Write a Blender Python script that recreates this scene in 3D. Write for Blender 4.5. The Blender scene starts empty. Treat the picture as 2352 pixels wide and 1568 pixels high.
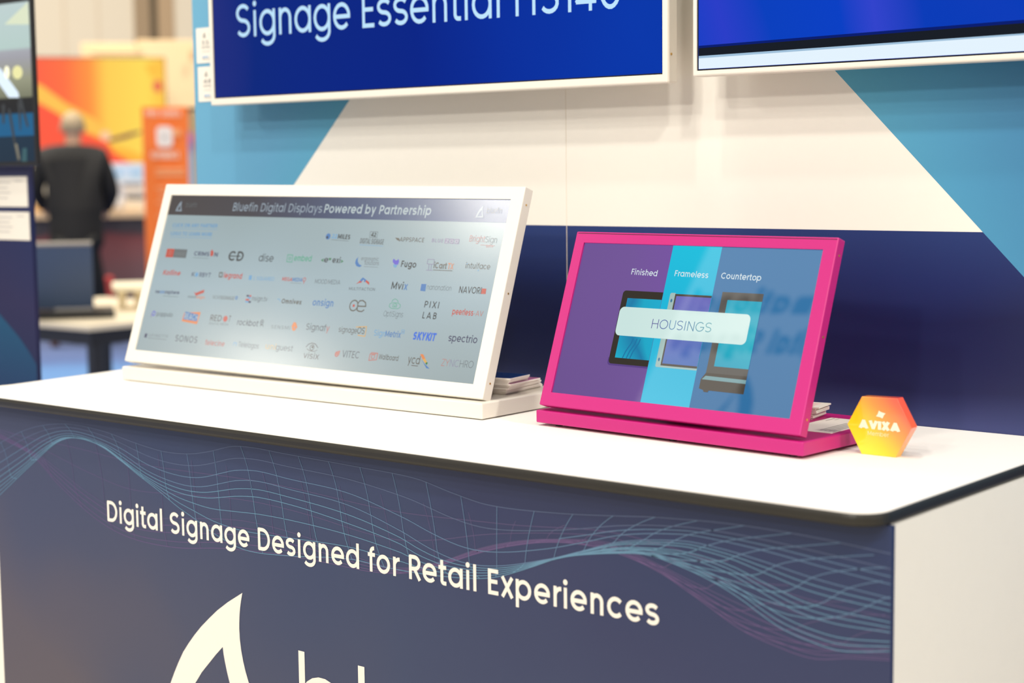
import bpy, bmesh, math, random
from mathutils import Vector, Matrix
random.seed(7)
sc = bpy.context.scene
COL = sc.collection

# ------------------------------------------------------------------ camera
cam = bpy.data.cameras.new('camera')
cam.sensor_width = 36.0
cam.lens = 36.0 * 3850.0 / 2352.0
cam.clip_end = 200
cam.dof.use_dof = True
cam.dof.focus_distance = 2.78
cam.dof.aperture_fstop = 2.8
cam_o = bpy.data.objects.new('camera', cam)
COL.objects.link(cam_o)
R3 = Matrix([[0.768665, -0.0565, 0.637152], [0.639553, 0.08543, -0.763986], [-0.011267, 0.994741, 0.101802]])
cam_o.matrix_world = Matrix.Translation((0, 0, 1.45)) @ R3.to_4x4()
sc.camera = cam_o

# ------------------------------------------------------------------ light
sc.view_settings.view_transform = 'Standard'
sc.view_settings.look = 'None'
sc.view_settings.exposure = 0.0
sc.view_settings.gamma = 1.0
sc.view_settings.use_curve_mapping = False
world = bpy.data.worlds.new('hall_ambient')
sc.world = world
world.use_nodes = True
bg = world.node_tree.nodes['Background']
bg.inputs[0].default_value = (1.0, 0.93, 0.83, 1)
bg.inputs[1].default_value = 0.36

def lamp(name, loc, target, power, size, col=(1.0, 0.943, 0.842)):
    d = bpy.data.lights.new(name, 'AREA')
    d.shape = 'DISK'; d.size = size; d.energy = power; d.color = col
    o = bpy.data.objects.new(name, d)
    COL.objects.link(o)
    o.location = loc
    o.rotation_euler = (Vector(target) - Vector(loc)).to_track_quat('-Z', 'Y').to_euler()
    return o

TG = (-1.9, 2.4, 1.3)
for (lx, ly, lz, p) in ((-0.9, -6.5, 5.1, 170), (-2.9, -6.0, 6.6, 170), (-0.6, -4.5, 7.2, 150),
                        (-2.2, -3.6, 8.3, 150), (-1.6, -1.2, 8.6, 150), (2.6, -2.0, 6.6, 190), (5.2, 1.6, 5.6, 330)):  # the last lamp, far right, is added to brighten the counter's side panel
    lamp('hall_and_fill_lamp', (lx, ly, lz), TG, p * 0.79, 0.45)
lamp('hall_and_fill_lamp', (-2.4, 1.2, 8.0), TG, 120, 1.2)
lamp('hall_and_fill_lamp', (-10.2, -6.7, 7.9), TG, 190, 0.6)
lamp('hall_and_fill_lamp', (-9.4, -4.1, 4.2), TG, 42, 0.35)
for (lx, ly, lz, p) in ((-7.5, 4.0, 8.5, 170), (-12.0, 6.5, 8.5, 660), (-9.0, 11.0, 8.5, 380), (-16.0, 8.0, 8.0, 470)):
    lamp('hall_and_fill_lamp', (lx, ly, lz), (lx - 0.6, ly + 0.5, 0), p, 1.2)

# ------------------------------------------------------------------ materials
def lin(c):
    def f(v):
        v = v / 255.0
        return v / 12.92 if v <= 0.04045 else ((v + 0.055) / 1.055) ** 2.4
    return (f(c[0]), f(c[1]), f(c[2]), 1)

MATS = {}
def mat(name, rgb, rough=0.5, metal=0.0, spec=0.5, vary=0.03, scale=40.0, bump=0.0, coat=0.0, crough=0.3):
    if name in MATS: return MATS[name]
    m = bpy.data.materials.new(name); m.use_nodes = True
    nt = m.node_tree; b = nt.nodes['Principled BSDF']
    c = lin(rgb)
    b.inputs['Roughness'].default_value = rough
    b.inputs['Metallic'].default_value = metal
    b.inputs['Specular IOR Level'].default_value = spec
    b.inputs['Coat Weight'].default_value = coat
    b.inputs['Coat Roughness'].default_value = crough
    tc = nt.nodes.new('ShaderNodeTexCoord')
    no = nt.nodes.new('ShaderNodeTexNoise'); no.inputs['Scale'].default_value = scale
    no.inputs['Detail'].default_value = 3
    nt.links.new(tc.outputs['Object'], no.inputs['Vector'])
    mx = nt.nodes.new('ShaderNodeMix'); mx.data_type = 'RGBA'
    mx.inputs[6].default_value = tuple(v * (1 - vary) for v in c[:3]) + (1,)
    mx.inputs[7].default_value = tuple(min(1, v * (1 + vary)) for v in c[:3]) + (1,)
    nt.links.new(no.outputs['Fac'], mx.inputs[0])
    nt.links.new(mx.outputs[2], b.inputs['Base Color'])
    if bump:
        bp = nt.nodes.new('ShaderNodeBump'); bp.inputs['Strength'].default_value = bump
        bp.inputs['Distance'].default_value = 0.001
        nt.links.new(no.outputs['Fac'], bp.inputs['Height'])
        nt.links.new(bp.outputs['Normal'], b.inputs['Normal'])
    MATS[name] = m
    return m

def glow(rgb, k=1.0, rough=0.2, spec=0.5):
    """lit pixels of a display: black glossy glass that emits"""
    name = 'pixels_%02x%02x%02x_%d_%d_%d' % (rgb[0], rgb[1], rgb[2], int(k * 100), int(rough * 100), int(spec * 100))
    if name in MATS: return MATS[name]
    m = bpy.data.materials.new(name); m.use_nodes = True
    b = m.node_tree.nodes['Principled BSDF']
    b.inputs['Base Color'].default_value = (0.0015, 0.0015, 0.0015, 1)
    b.inputs['Roughness'].default_value = rough
    b.inputs['Specular IOR Level'].default_value = spec
    b.inputs['Emission Color'].default_value = lin(rgb)
    b.inputs['Emission Strength'].default_value = k
    MATS[name] = m
    return m

def ramp_glow(name, stops, axis, lo, hi, k=1.0, rough=0.2, wobble=0.0, wscale=3.0, emit=True, brough=0.35, coat=0.0, spec=0.5):
    """gradient picture along a direction in world space (a display when emit, else a print)"""
    m = bpy.data.materials.new(name); m.use_nodes = True
    nt = m.node_tree; b = nt.nodes['Principled BSDF']
    g = nt.nodes.new('ShaderNodeNewGeometry')
    dt = nt.nodes.new('ShaderNodeVectorMath'); dt.operation = 'DOT_PRODUCT'
    dt.inputs[1].default_value = axis
    nt.links.new(g.outputs['Position'], dt.inputs[0])
    mr = nt.nodes.new('ShaderNodeMapRange')
    mr.inputs[1].default_value = lo; mr.inputs[2].default_value = hi
    nt.links.new(dt.outputs['Value'], mr.inputs[0])
    fac = mr.outputs[0]
    b.inputs['Specular IOR Level'].default_value = spec
    if wobble:
        no = nt.nodes.new('ShaderNodeTexNoise'); no.inputs['Scale'].default_value = wscale
        no.inputs['Detail'].default_value = 1.0
        nt.links.new(g.outputs['Position'], no.inputs['Vector'])
        ma = nt.nodes.new('ShaderNodeMath'); ma.operation = 'MULTIPLY_ADD'
        ma.inputs[1].default_value = wobble
        nt.links.new(no.outputs['Fac'], ma.inputs[0])
        sb = nt.nodes.new('ShaderNodeMath'); sb.operation = 'SUBTRACT'; sb.inputs[1].default_value = wobble * 0.5
        nt.links.new(fac, sb.inputs[0])
        nt.links.new(sb.outputs[0], ma.inputs[2])
        fac = ma.outputs[0]
    cr = nt.nodes.new('ShaderNodeValToRGB')
    el = cr.color_ramp.elements
    while len(el) < len(stops): el.new(0.5)
    for e, (p, c) in zip(el, stops):
        e.position = p; e.color = lin(c)
    nt.links.new(fac, cr.inputs[0])
    if emit:
        b.inputs['Base Color'].default_value = (0.0015, 0.0015, 0.0015, 1)
        b.inputs['Roughness'].default_value = rough
        nt.links.new(cr.outputs[0], b.inputs['Emission Color'])
        b.inputs['Emission Strength'].default_value = k
    else:
        b.inputs['Roughness'].default_value = brough
        b.inputs['Coat Weight'].default_value = coat
        nt.links.new(cr.outputs[0], b.inputs['Base Color'])
    MATS[name] = m
    return m

# ------------------------------------------------------------------ object helpers
def link(o, parent=None):
    COL.objects.link(o)
    if parent is not None:
        o.parent = parent
        if parent.type == 'EMPTY':
            o.matrix_parent_inverse = (Matrix.Translation(parent.location) @ parent.rotation_euler.to_matrix().to_4x4()).inverted()
    return o

def tag(o, label=None, cat=None, group=None, kind=None):
    if label: o['label'] = label
    if cat: o['category'] = cat
    if group: o['group'] = group
    if kind: o['kind'] = kind
    return o

def thing(name, loc, label, cat, group=None):
    o = bpy.data.objects.new(name, None)
    o.empty_display_size = 0.05
    o.location = loc
    COL.objects.link(o)
    return tag(o, label, cat, group)

def from_bm(name, bm, mats, parent=None, smooth=False):
    me = bpy.data.meshes.new(name)
    bm.normal_update()
    bm.to_mesh(me); bm.free()
    for m in (mats if isinstance(mats, (list, tuple)) else [mats]): me.materials.append(m)
    if smooth:
        for p in me.polygons: p.use_smooth = True
    return link(bpy.data.objects.new(name, me), parent)

WORLD = (Vector((0, 0, 0)), Vector((1, 0, 0)), Vector((0, 1, 0)), Vector((0, 0, 1)))
def box_bm(a0, a1, b0, b1, c0, c1, fr=WORLD, bevel=0.0, seg=2, bm=None):
    own = bm is None
    if own: bm = bmesh.new()
    o, u, v, n = fr
    vs = [bm.verts.new(o + u * a + v * b + n * c) for c in (c0, c1) for b in (b0, b1) for a in (a0, a1)]
    fs = [bm.faces.new([vs[i] for i in q]) for q in ((0, 2, 3, 1), (4, 5, 7, 6), (0, 1, 5, 4), (2, 6, 7, 3), (0, 4, 6, 2), (1, 3, 7, 5))]
    if bevel:
        es = list({e for f in fs for e in f.edges})
        bmesh.ops.bevel(bm, geom=es, offset=bevel, segments=seg, affect='EDGES', profile=0.5)
    return bm

def box(name, m, a0, a1, b0, b1, c0, c1, parent=None, fr=WORLD, bevel=0.0, seg=2):
    return from_bm(name, box_bm(a0, a1, b0, b1, c0, c1, fr, bevel, seg), m, parent)

def prism(name, m, pts, z0, z1, parent=None, fr=WORLD, bevel=0.0, seg=2, bm=None):
    """polygon (u,v) extruded along n"""
    bm = bmesh.new()
    o, u, v, n = fr
    lo = [bm.verts.new(o + u * a + v * b + n * z0) for a, b in pts]
    hi = [bm.verts.new(o + u * a + v * b + n * z1) for a, b in pts]
    k = len(pts)
    bm.faces.new(hi); bm.faces.new(lo[::-1])
    for i in range(k):
        bm.faces.new((lo[i], lo[(i + 1) % k], hi[(i + 1) % k], hi[i]))
    bmesh.ops.recalc_face_normals(bm, faces=bm.faces[:])
    if bevel:
        es = [e for e in bm.edges if (e.verts[0] in hi and e.verts[1] in hi) or (e.verts[0] in lo and e.verts[1] in lo)]
        bmesh.ops.bevel(bm, geom=es, offset=bevel, segments=seg, affect='EDGES', profile=0.5)
    return from_bm(name, bm, m, parent)

def frame_ring(name, m, outer, inner, zf, zb, zi, parent, fr, bevel=0.0015, round_=0.0):
    """picture-frame body: outer/inner = (u0,v0,u1,v1); front at zf, back at zb, inner lip down to zi"""
    bm = bmesh.new()
    o, u, v, n = fr
    def loop(r, z):
        return [bm.verts.new(o + u * a + v * b + n * z) for a, b in ((r[0], r[1]), (r[2], r[1]), (r[2], r[3]), (r[0], r[3]))]
    of, ob_, i_f, ii = loop(outer, zf), loop(outer, zb), loop(inner, zf), loop(inner, zi)
    for i in range(4):
        j = (i + 1) % 4
        bm.faces.new((of[i], of[j], i_f[j], i_f[i]))
        bm.faces.new((i_f[i], i_f[j], ii[j], ii[i]))
        bm.faces.new((of[j], of[i], ob_[i], ob_[j]))
    bm.faces.new(ob_[::-1])
    bmesh.ops.recalc_face_normals(bm, faces=bm.faces[:])
    es = []
    for i in range(4):
        j = (i + 1) % 4
        es += [bm.edges.get((of[i], of[j])), bm.edges.get((ob_[i], ob_[j])), bm.edges.get((of[i], ob_[i]))]
    if bevel:
        bmesh.ops.bevel(bm, geom=es, offset=bevel, segments=2, affect='EDGES', profile=0.5)
    return from_bm(name, bm, m, parent)

def tube_bm(bm, p0, p1, r, n=10, r1=None):
    p0, p1 = Vector(p0), Vector(p1)
    d = (p1 - p0).normalized()
    q = d.to_track_quat('Z', 'Y')
    r1 = r if r1 is None else r1
    a = [bm.verts.new(p0 + q @ Vector((math.cos(t) * r, math.sin(t) * r, 0))) for t in [2 * math.pi * i / n for i in range(n)]]
    b = [bm.verts.new(p1 + q @ Vector((math.cos(t) * r1, math.sin(t) * r1, 0))) for t in [2 * math.pi * i / n for i in range(n)]]
    for i in range(n):
        bm.faces.new((a[i], a[(i + 1) % n], b[(i + 1) % n], b[i]))
    bm.faces.new(a[::-1]); bm.faces.new(b)
    return bm

def tube(name, m, p0, p1, r, parent=None, n=12, r1=None):
    return from_bm(name, tube_bm(bmesh.new(), p0, p1, r, n, r1), m, parent)

# ------------------------------------------------------------------ geometric monoline lettering
def arc(cx, cy, rx, ry, a0, a1, n=None):
    n = n or max(4, int(abs(a1 - a0) / 18))
    return [(cx + rx * math.cos(math.radians(a0 + (a1 - a0) * i / n)), cy + ry * math.sin(math.radians(a0 + (a1 - a0) * i / n))) for i in range(n + 1)]

def glyph(ch, h):
    """strokes (centre lines) of one letter, em units; h = half stroke. returns strokes, discs, advance"""
    T, C, A = 0.55 - h, 0.70 - h, 0.74
    cx, yc, rx, ry = 0.32, 0.275, 0.28 - h, 0.275 - h
    ring = arc(cx, yc, rx, ry, 0, 360, 22)
    sr = cx + rx                      # right stem of bowls
    mx = lambda ps: [(0.64 - x, y) for x, y in ps]
    S, D = [], []
    def ess(x0, w, H):
        r2 = (H - 2 * h) / 4; rr = w / 2 - h; c = x0 + w / 2
        return arc(c, H - h - r2, rr, r2, 30, 270, 12) + arc(c, h + r2, rr, r2, 90, -150, 12)[1:]
    if ch == 'a': S = [ring, [(sr, 0.55), (sr, 0)]]; adv = 0.66
    elif ch == 'b': S = [ring, [(cx - rx, A), (cx - rx, 0)]]; adv = 0.66
    elif ch == 'c': S = [arc(cx, yc, rx, ry, 42, 318, 16)]; adv = 0.60
    elif ch == 'd': S = [ring, [(sr, A), (sr, 0)]]; adv = 0.66
    elif ch == 'e': S = [arc(cx, yc, rx, ry, 0, 318, 18), [(cx - rx, yc - h * .2), (sr + h * .9, yc - h * .2)]]; adv = 0.64
    elif ch == 'f': S = [[(0.16, 0)] + [(0.16, 0.56)] + arc(0.16 + 0.13, 0.57, 0.13, 0.17 - h, 175, 85, 5), [(0.03, T), (0.33, T)]]; adv = 0.35
    elif ch == 'g': S = [ring, [(sr, 0.55), (sr, 0.0)] + arc(cx, 0.0, rx, 0.215 - h, -8, -150, 9)]; adv = 0.66
    elif ch in 'hn':
        x0 = 0.08 + h; w = 0.43 - 2 * h
        S = [[(x0, A if ch == 'h' else 0.55), (x0, 0)], arc(x0 + w / 2, T - w / 2, w / 2, w / 2, 180, 0, 9) + [(x0 + w, 0)]]; adv = 0.59
    elif ch == 'i': S = [[(0.13, 0.55), (0.13, 0)]]; D = [(0.13, 0.69, h * 1.25 + 0.008)]; adv = 0.26
    elif ch == 'I_': S = []; adv = 0.26
    elif ch == 'j': S = [[(0.13, 0.55), (0.13, -0.05)] + arc(0.03, -0.05, 0.10, 0.14 - h, 0, -90, 4)]; D = [(0.13, 0.69, h * 1.25)]; adv = 0.26
    elif ch == 'k': S = [[(0.08 + h, A), (0.08 + h, 0)], [(0.47, 0.55), (0.08 + h, 0.22)], [(0.22, 0.33), (0.50, 0)]]; adv = 0.53
    elif ch == 'l': S = [[(0.13, A), (0.13, 0)]]; adv = 0.26
    elif ch == 'm':
        x0 = 0.08 + h; w = 0.40 - 2 * h
        S = [[(x0, 0.55), (x0, 0)]]
        for k in (0, 1):
            S.append(arc(x0 + w * k + w / 2, T - w / 2, w / 2, w / 2, 180, 0, 8) + [(x0 + w * (k + 1), 0)])
        adv = x0 + 2 * w + h + 0.08
    elif ch == 'o': S = [ring]; adv = 0.64
    elif ch == 'p': S = [ring, [(cx - rx, 0.55), (cx - rx, -0.21)]]; adv = 0.66
    elif ch == 'q': S = [ring, [(sr, 0.55), (sr, -0.21)]]; adv = 0.66
    elif ch == 'r': S = [[(0.08 + h, 0.55), (0.08 + h, 0)], arc(0.08 + h + 0.2, T - 0.2, 0.2, 0.2, 180, 85, 6)]; adv = 0.36
    elif ch == 's': S = [ess(0.04, 0.44, 0.55)]; adv = 0.52
    elif ch == 't': S = [[(0.16, 0.70), (0.16, 0.13)] + arc(0.16 + 0.13 - h, 0.13, 0.13 - h, 0.13 - h, 180, 270, 4) + [(0.33, h)], [(0.03, T), (0.33, T)]]; adv = 0.36
    elif ch == 'u':
        x0 = 0.08 + h; w = 0.43 - 2 * h
        S = [[(x0, 0.55), (x0, h + w / 2)] + arc(x0 + w / 2, h + w / 2, w / 2, w / 2, 180, 360, 9)[1:], [(x0 + w, 0.55), (x0 + w, 0)]]; adv = 0.59
    elif ch == 'v': S = [[(0.03 + h, 0.55), (0.27, h), (0.51 - h, 0.55)]]; adv = 0.54
    elif ch == 'w': S = [[(0.03 + h, 0.55), (0.21, h), (0.40, 0.55 - h), (0.59, h), (0.77 - h, 0.55)]]; adv = 0.80
    elif ch == 'x': S = [[(0.03 + h, 0.55), (0.50 - h, 0)], [(0.50 - h, 0.55), (0.03 + h, 0)]]; adv = 0.53
    elif ch == 'y': S = [[(0.03 + h, 0.55), (0.28, 0.04)], [(0.52 - h, 0.55), (0.20, -0.21)]]; adv = 0.55
    elif ch == 'z': S = [[(0.05, T), (0.44, T), (0.06, h), (0.46, h)]]; adv = 0.50
    elif ch == 'A': S = [[(0.02 + h, 0), (0.35, 0.70 - h * .6), (0.68 - h, 0)], [(0.15, 0.20), (0.55, 0.20)]]; adv = 0.70
    elif ch == '^': S = [[(0.02 + h, 0), (0.35, 0.70 - h * .6), (0.68 - h, 0)], [(0.24, 0.16), (0.46, 0.16)]]; adv = 0.70
    elif ch == 'B':
        x0 = 0.08 + h
        S = [[(x0, 0.70), (x0, 0)], [(x0, C), (0.30, C)] + arc(0.30, 0.53 - h * .2, 0.17, C - 0.53 + h * .2, 90, -90, 8) + [(x0, 0.365)],
             [(x0, 0.365), (0.32, 0.365)] + arc(0.32, (0.365 + h) / 2, 0.19, (0.365 - h) / 2, 90, -90, 8) + [(x0, h)]]; adv = 0.58
    elif ch == 'C': S = [arc(0.39, 0.35, 0.35 - h, 0.35 - h, 45, 315, 18)]; adv = 0.72
    elif ch == 'D':
        x0 = 0.08 + h
        S = [[(x0, 0.35), (x0, C), (0.30, C)] + arc(0.30, 0.35, 0.35 - h, 0.35 - h, 90, -90, 14)[1:] + [(x0, h), (x0, 0.35)]]; adv = 0.70
    elif ch == 'E': S = [[(0.08 + h, 0.70), (0.08 + h, 0)], [(0.08, C), (0.46, C)], [(0.08, 0.36), (0.43, 0.36)], [(0.08, h), (0.46, h)]]; adv = 0.52
    elif ch == 'F': S = [[(0.08 + h, 0.70), (0.08 + h, 0)], [(0.08, C), (0.46, C)], [(0.08, 0.36), (0.42, 0.36)]]; adv = 0.50
    elif ch == 'G': S = [arc(0.39, 0.35, 0.35 - h, 0.35 - h, 45, 355, 20) + [(0.42, 0.35 - 0.03)]]; adv = 0.78
    elif ch == 'H': S = [[(0.08 + h, 0.70), (0.08 + h, 0)], [(0.62 - h, 0.70), (0.62 - h, 0)], [(0.08 + h, 0.36), (0.62 - h, 0.36)]]; adv = 0.70
    elif ch == 'I': S = [[(0.13, 0.70), (0.13, 0)]]; adv = 0.26
    elif ch == 'J': S = [[(0.36, 0.70), (0.36, 0.19)] + arc(0.20, 0.19, 0.16, 0.19 - h, 0, -160, 8)]; adv = 0.46
    elif ch == 'K': S = [[(0.08 + h, 0.70), (0.08 + h, 0)], [(0.56, 0.70), (0.08 + h, 0.27)], [(0.25, 0.42), (0.60, 0)]]; adv = 0.62
    elif ch == 'L': S = [[(0.08 + h, 0.70), (0.08 + h, h), (0.43, h)]]; adv = 0.46
    elif ch == 'M': S = [[(0.08 + h, 0), (0.08 + h, 0.70 - h * .4), (0.42, 0.12), (0.76 - h, 0.70 - h * .4), (0.76 - h, 0)]]; adv = 0.84
    elif ch == 'N': S = [[(0.08 + h, 0), (0.08 + h, 0.70 - h * .4), (0.62 - h, h * .4), (0.62 - h, 0.70)]]; adv = 0.70
    elif ch == 'O': S = [arc(0.39, 0.35, 0.35 - h, 0.35 - h, 0, 360, 24)]; adv = 0.78
    elif ch == 'P': S = [[(0.08 + h, 0), (0.08 + h, C), (0.30, C)] + arc(0.30, (C + 0.30) / 2, 0.20, (C - 0.30) / 2, 90, -90, 9)[1:] + [(0.08 + h, 0.30)]]; adv = 0.58
    elif ch == 'Q': S = [arc(0.39, 0.35, 0.35 - h, 0.35 - h, 0, 360, 24), [(0.45, 0.22), (0.68, 0)]]; adv = 0.78
    elif ch == 'R': S = [[(0.08 + h, 0), (0.08 + h, C), (0.30, C)] + arc(0.30, (C + 0.31) / 2, 0.19, (C - 0.31) / 2, 90, -90, 9)[1:] + [(0.08 + h, 0.31)], [(0.30, 0.31), (0.51, 0)]]; adv = 0.58
    elif ch == 'S': S = [ess(0.05, 0.50, 0.70)]; adv = 0.60
    elif ch == 'T': S = [[(0.03, C), (0.53, C)], [(0.28, C), (0.28, 0)]]; adv = 0.56
    elif ch == 'U': S = [[(0.08 + h, 0.70), (0.08 + h, 0.26)] + arc(0.33, 0.26, 0.25 - h, 0.26 - h, 180, 360, 12) + [(0.58 - h, 0.70)]]; adv = 0.66
    elif ch == 'V': S = [[(0.02 + h, 0.70), (0.33, h * .6), (0.64 - h, 0.70)]]; adv = 0.66
    elif ch == 'W': S = [[(0.02 + h, 0.70), (0.25, h * .6), (0.48, 0.66), (0.71, h * .6), (0.94 - h, 0.70)]]; adv = 0.96
    elif ch == 'X': S = [[(0.03 + h, 0.70), (0.60 - h, 0)], [(0.60 - h, 0.70), (0.03 + h, 0)]]; adv = 0.63
    elif ch == 'Y': S = [[(0.02 + h, 0.70), (0.31, 0.30), (0.60 - h, 0.70)], [(0.31, 0.32), (0.31, 0)]]; adv = 0.62
    elif ch == 'Z': S = [[(0.05, C), (0.52, C), (0.06, h), (0.54, h)]]; adv = 0.58
    elif ch == '0': S = [arc(0.31, 0.35, 0.27 - h, 0.35 - h, 0, 360, 22)]; adv = 0.62
    elif ch == '1': S = [[(0.06, 0.58), (0.24, C), (0.24, 0)]]; adv = 0.38
    elif ch == '2': S = [arc(0.27, 0.48, 0.22 - h, 0.22 - h, 165, -35, 10) + [(0.06, h), (0.50, h)]]; adv = 0.55
    elif ch == '3': S = [arc(0.27, 0.53, 0.20 - h, 0.17 - h, 150, -90, 9) + arc(0.27, 0.19, 0.23 - h, 0.19, 90, -150, 10)[1:]]; adv = 0.55
    elif ch == '4': S = [[(0.40, 0), (0.40, 0.68), (0.05, 0.17), (0.55, 0.17)]]; adv = 0.60
    elif ch == '5': S = [[(0.47, C), (0.14, C), (0.11, 0.38)] + arc(0.26, 0.23, 0.23 - h, 0.23 - h, 125, -150, 12)]; adv = 0.55
    elif ch == '8': S = [arc(0.29, 0.53, 0.19 - h, 0.17 - h, 0, 360, 16), arc(0.29, 0.19, 0.24 - h, 0.19 - h * .6, 0, 360, 18)]; adv = 0.58
    elif ch == '-': S = [[(0.05, 0.27), (0.30, 0.27)]]; adv = 0.36
    elif ch == '<': S = [[(0.36, 0.48), (0.08, 0.27), (0.36, 0.06)]]; adv = 0.42
    elif ch == '>': S = [[(0.06, 0.48), (0.34, 0.27), (0.06, 0.06)]]; adv = 0.42
    elif ch == '.': D = [(0.10, h, h * 1.2)]; adv = 0.20
    elif ch == ':': D = [(0.10, h + .05, h * 1.2), (0.10, 0.42, h * 1.2)]; adv = 0.20
    elif ch == '"': S = [[(0.08, 0.72), (0.08, 0.50)], [(0.22, 0.72), (0.22, 0.50)]]; adv = 0.32
    elif ch == "'": S = [[(0.08, 0.74), (0.08, 0.58)]]; adv = 0.16
    elif ch == '`': S = [[(0.20, 0.60), (0.34, 0.74)]]; adv = 0.0
    else: adv = 0.28
    return S, D, adv

def ribbon_pts(ps, h):
    """left/right offset points of a polyline, mitred"""
    n = len(ps)
    closed = n > 3 and abs(ps[0][0] - ps[-1][0]) < 1e-6 and abs(ps[0][1] - ps[-1][1]) < 1e-6
    out = []
    for i in range(n):
        a = ps[i - 1] if i > 0 else (ps[-2] if closed else None)
        b = ps[i + 1] if i < n - 1 else (ps[1] if closed else None)
        p = ps[i]
        def unit(q, r):
            dx, dy = r[0] - q[0], r[1] - q[1]; l = math.hypot(dx, dy) or 1e-9
            return dx / l, dy / l
        d0 = unit(a, p) if a else unit(p, b)
        d1 = unit(p, b) if b else unit(a, p)
        n0 = (-d0[1], d0[0]); n1 = (-d1[1], d1[0])
        mxx, my = n0[0] + n1[0], n0[1] + n1[1]
        l2 = mxx * mxx + my * my
        if l2 < 0.25: mxx, my, s = n0[0], n0[1], 1.0
        else: s = min(2.0 / l2, 1.6)
        out.append(((p[0] + mxx * s * h, p[1] + my * s * h), (p[0] - mxx * s * h, p[1] - my * s * h)))
    return out

def ribbons(ps, h):
    """polyline -> ribbons, broken at sharp corners so strokes keep their width"""
    runs = [[ps[0]]]
    for i in range(1, len(ps)):
        runs[-1].append(ps[i])
        if i < len(ps) - 1:
            ax, ay = ps[i][0] - ps[i - 1][0], ps[i][1] - ps[i - 1][1]
            bx, by = ps[i + 1][0] - ps[i][0], ps[i + 1][1] - ps[i][1]
            la, lb = math.hypot(ax, ay) or 1e-9, math.hypot(bx, by) or 1e-9
            if (ax * bx + ay * by) / (la * lb) < 0.55:
                e = 0.55 * h
                runs[-1][-1] = (ps[i][0] + ax / la * e, ps[i][1] + ay / la * e)
                runs.append([(ps[i][0] - bx / lb * e, ps[i][1] - by / lb * e)])
    return [ribbon_pts(r, h) for r in runs if len(r) > 1]

class Art:
    """flat print / pixels in (u, v) on a plane, in thin layers"""
    def __init__(s): s.f = []; s.j = 0; s.g = 0
    def add(s, pts, m, k): s.f.append(([tuple(p) for p in pts], m, k, s.j % 60, s.g))
    def poly(s, pts, m, k=1): s.j += 1; s.g += 1; s.add(pts, m, k); return s
    def rect(s, p0, p1, m, k=1): return s.poly([(p0[0], p0[1]), (p1[0], p0[1]), (p1[0], p1[1]), (p0[0], p1[1])], m, k)
    def disc(s, c, r, m, k=1, ry=None, n=18): return s.poly(arc(c[0], c[1], r, ry or r, 0, 360, n)[:-1], m, k)
    def ribbon(s, ps, w, m, k=1):
        s.j += 1; s.g += 1
        for q in ribbons(ps, w / 2):
            s.j += 1
            for (a, b), (c, d) in zip(q, q[1:]): s.add([b, d, c, a], m, k)
        return s
    def ring(s, c, r, w, m, k=1, ry=None, a0=0, a1=360): return s.ribbon(arc(c[0], c[1], r, ry or r, a0, a1, 20), w, m, k)
    def text(s, st, p0, p1, cap, m, wt=0.09, slant=0.0, k=2, track=0.0, caps=0.70):
        """st runs from p0 (baseline, left) to p1 (baseline, right); m one material or one per letter"""
        h = wt / 2
        gl = [glyph(c, h) for c in st]
        x = 0.0; xs = []
        for g in gl: xs.append(x); x += g[2] + (track if g[2] else 0)
        lo, hi = 1e9, -1e9
        for x0, (S, D, adv) in zip(xs, gl):
            for ps in S:
                for px_, py_ in ps: lo = min(lo, x0 + px_ - h * .8); hi = max(hi, x0 + px_ + h * .8)
        sy = cap / caps
        ux, uy = p1[0] - p0[0], p1[1] - p0[1]
        sx = 1.0 / max(hi - lo, 1e-6)
        def put(p, x0):
            t = (x0 + p[0] - lo + slant * p[1]) * sx
            return (p0[0] + ux * t, p0[1] + uy * t + p[1] * sy)
        s.g += 1
        for i, (x0, (S, D, adv)) in enumerate(zip(xs, gl)):
            mm = m[min(i, len(m) - 1)] if isinstance(m, (list, tuple)) else m
            if st[i] == ' ': s.g += 1
            for ps in S:
                for q in ribbons(ps, h):
                    s.j += 1
                    for (a, b), (c, d) in zip(q, q[1:]):
                        s.add([put(b, x0), put(d, x0), put(c, x0), put(a, x0)], mm, k)
            for dx, dy, r in D:
                s.j += 1
                s.add([put(p, x0) for p in arc(dx, dy, r, r, 0, 360, 12)[:-1]], mm, k)
        return s
    def build(s, name, fr, parent, base=0.0001, step=0.00017, split=False):
        if split:
            for g in sorted({f[4] for f in s.f}):
                t = Art(); t.f = [f for f in s.f if f[4] == g]
                o = t.build(name, fr, parent, base, step)
            return o
        o, u, v, n = fr
        ms = []; vs = []; fs = []; mi = []
        for pts, m, k, j, g in s.f:
            if m not in ms: ms.append(m)
            z = base + step * k + 0.0000028 * j
            ar = sum(p[0] * q[1] - q[0] * p[1] for p, q in zip(pts, pts[1:] + pts[:1]))
            if ar < 0: pts = pts[::-1]
            i0 = len(vs)
            vs += [o + u * a + v * b + n * z for a, b in pts]
            fs.append(list(range(i0, i0 + len(pts)))); mi.append(ms.index(m))
        me = bpy.data.meshes.new(name)
        me.from_pydata(vs, [], fs)
        for m in ms: me.materials.append(m)
        me.polygons.foreach_set('material_index', mi)
        me.update()
        return link(bpy.data.objects.new(name, me), parent)

def xz(y): return (Vector((0, y, 0)), Vector((1, 0, 0)), Vector((0, 0, 1)), Vector((0, -1, 0)))

HC = 1.0205          # counter top height
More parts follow.
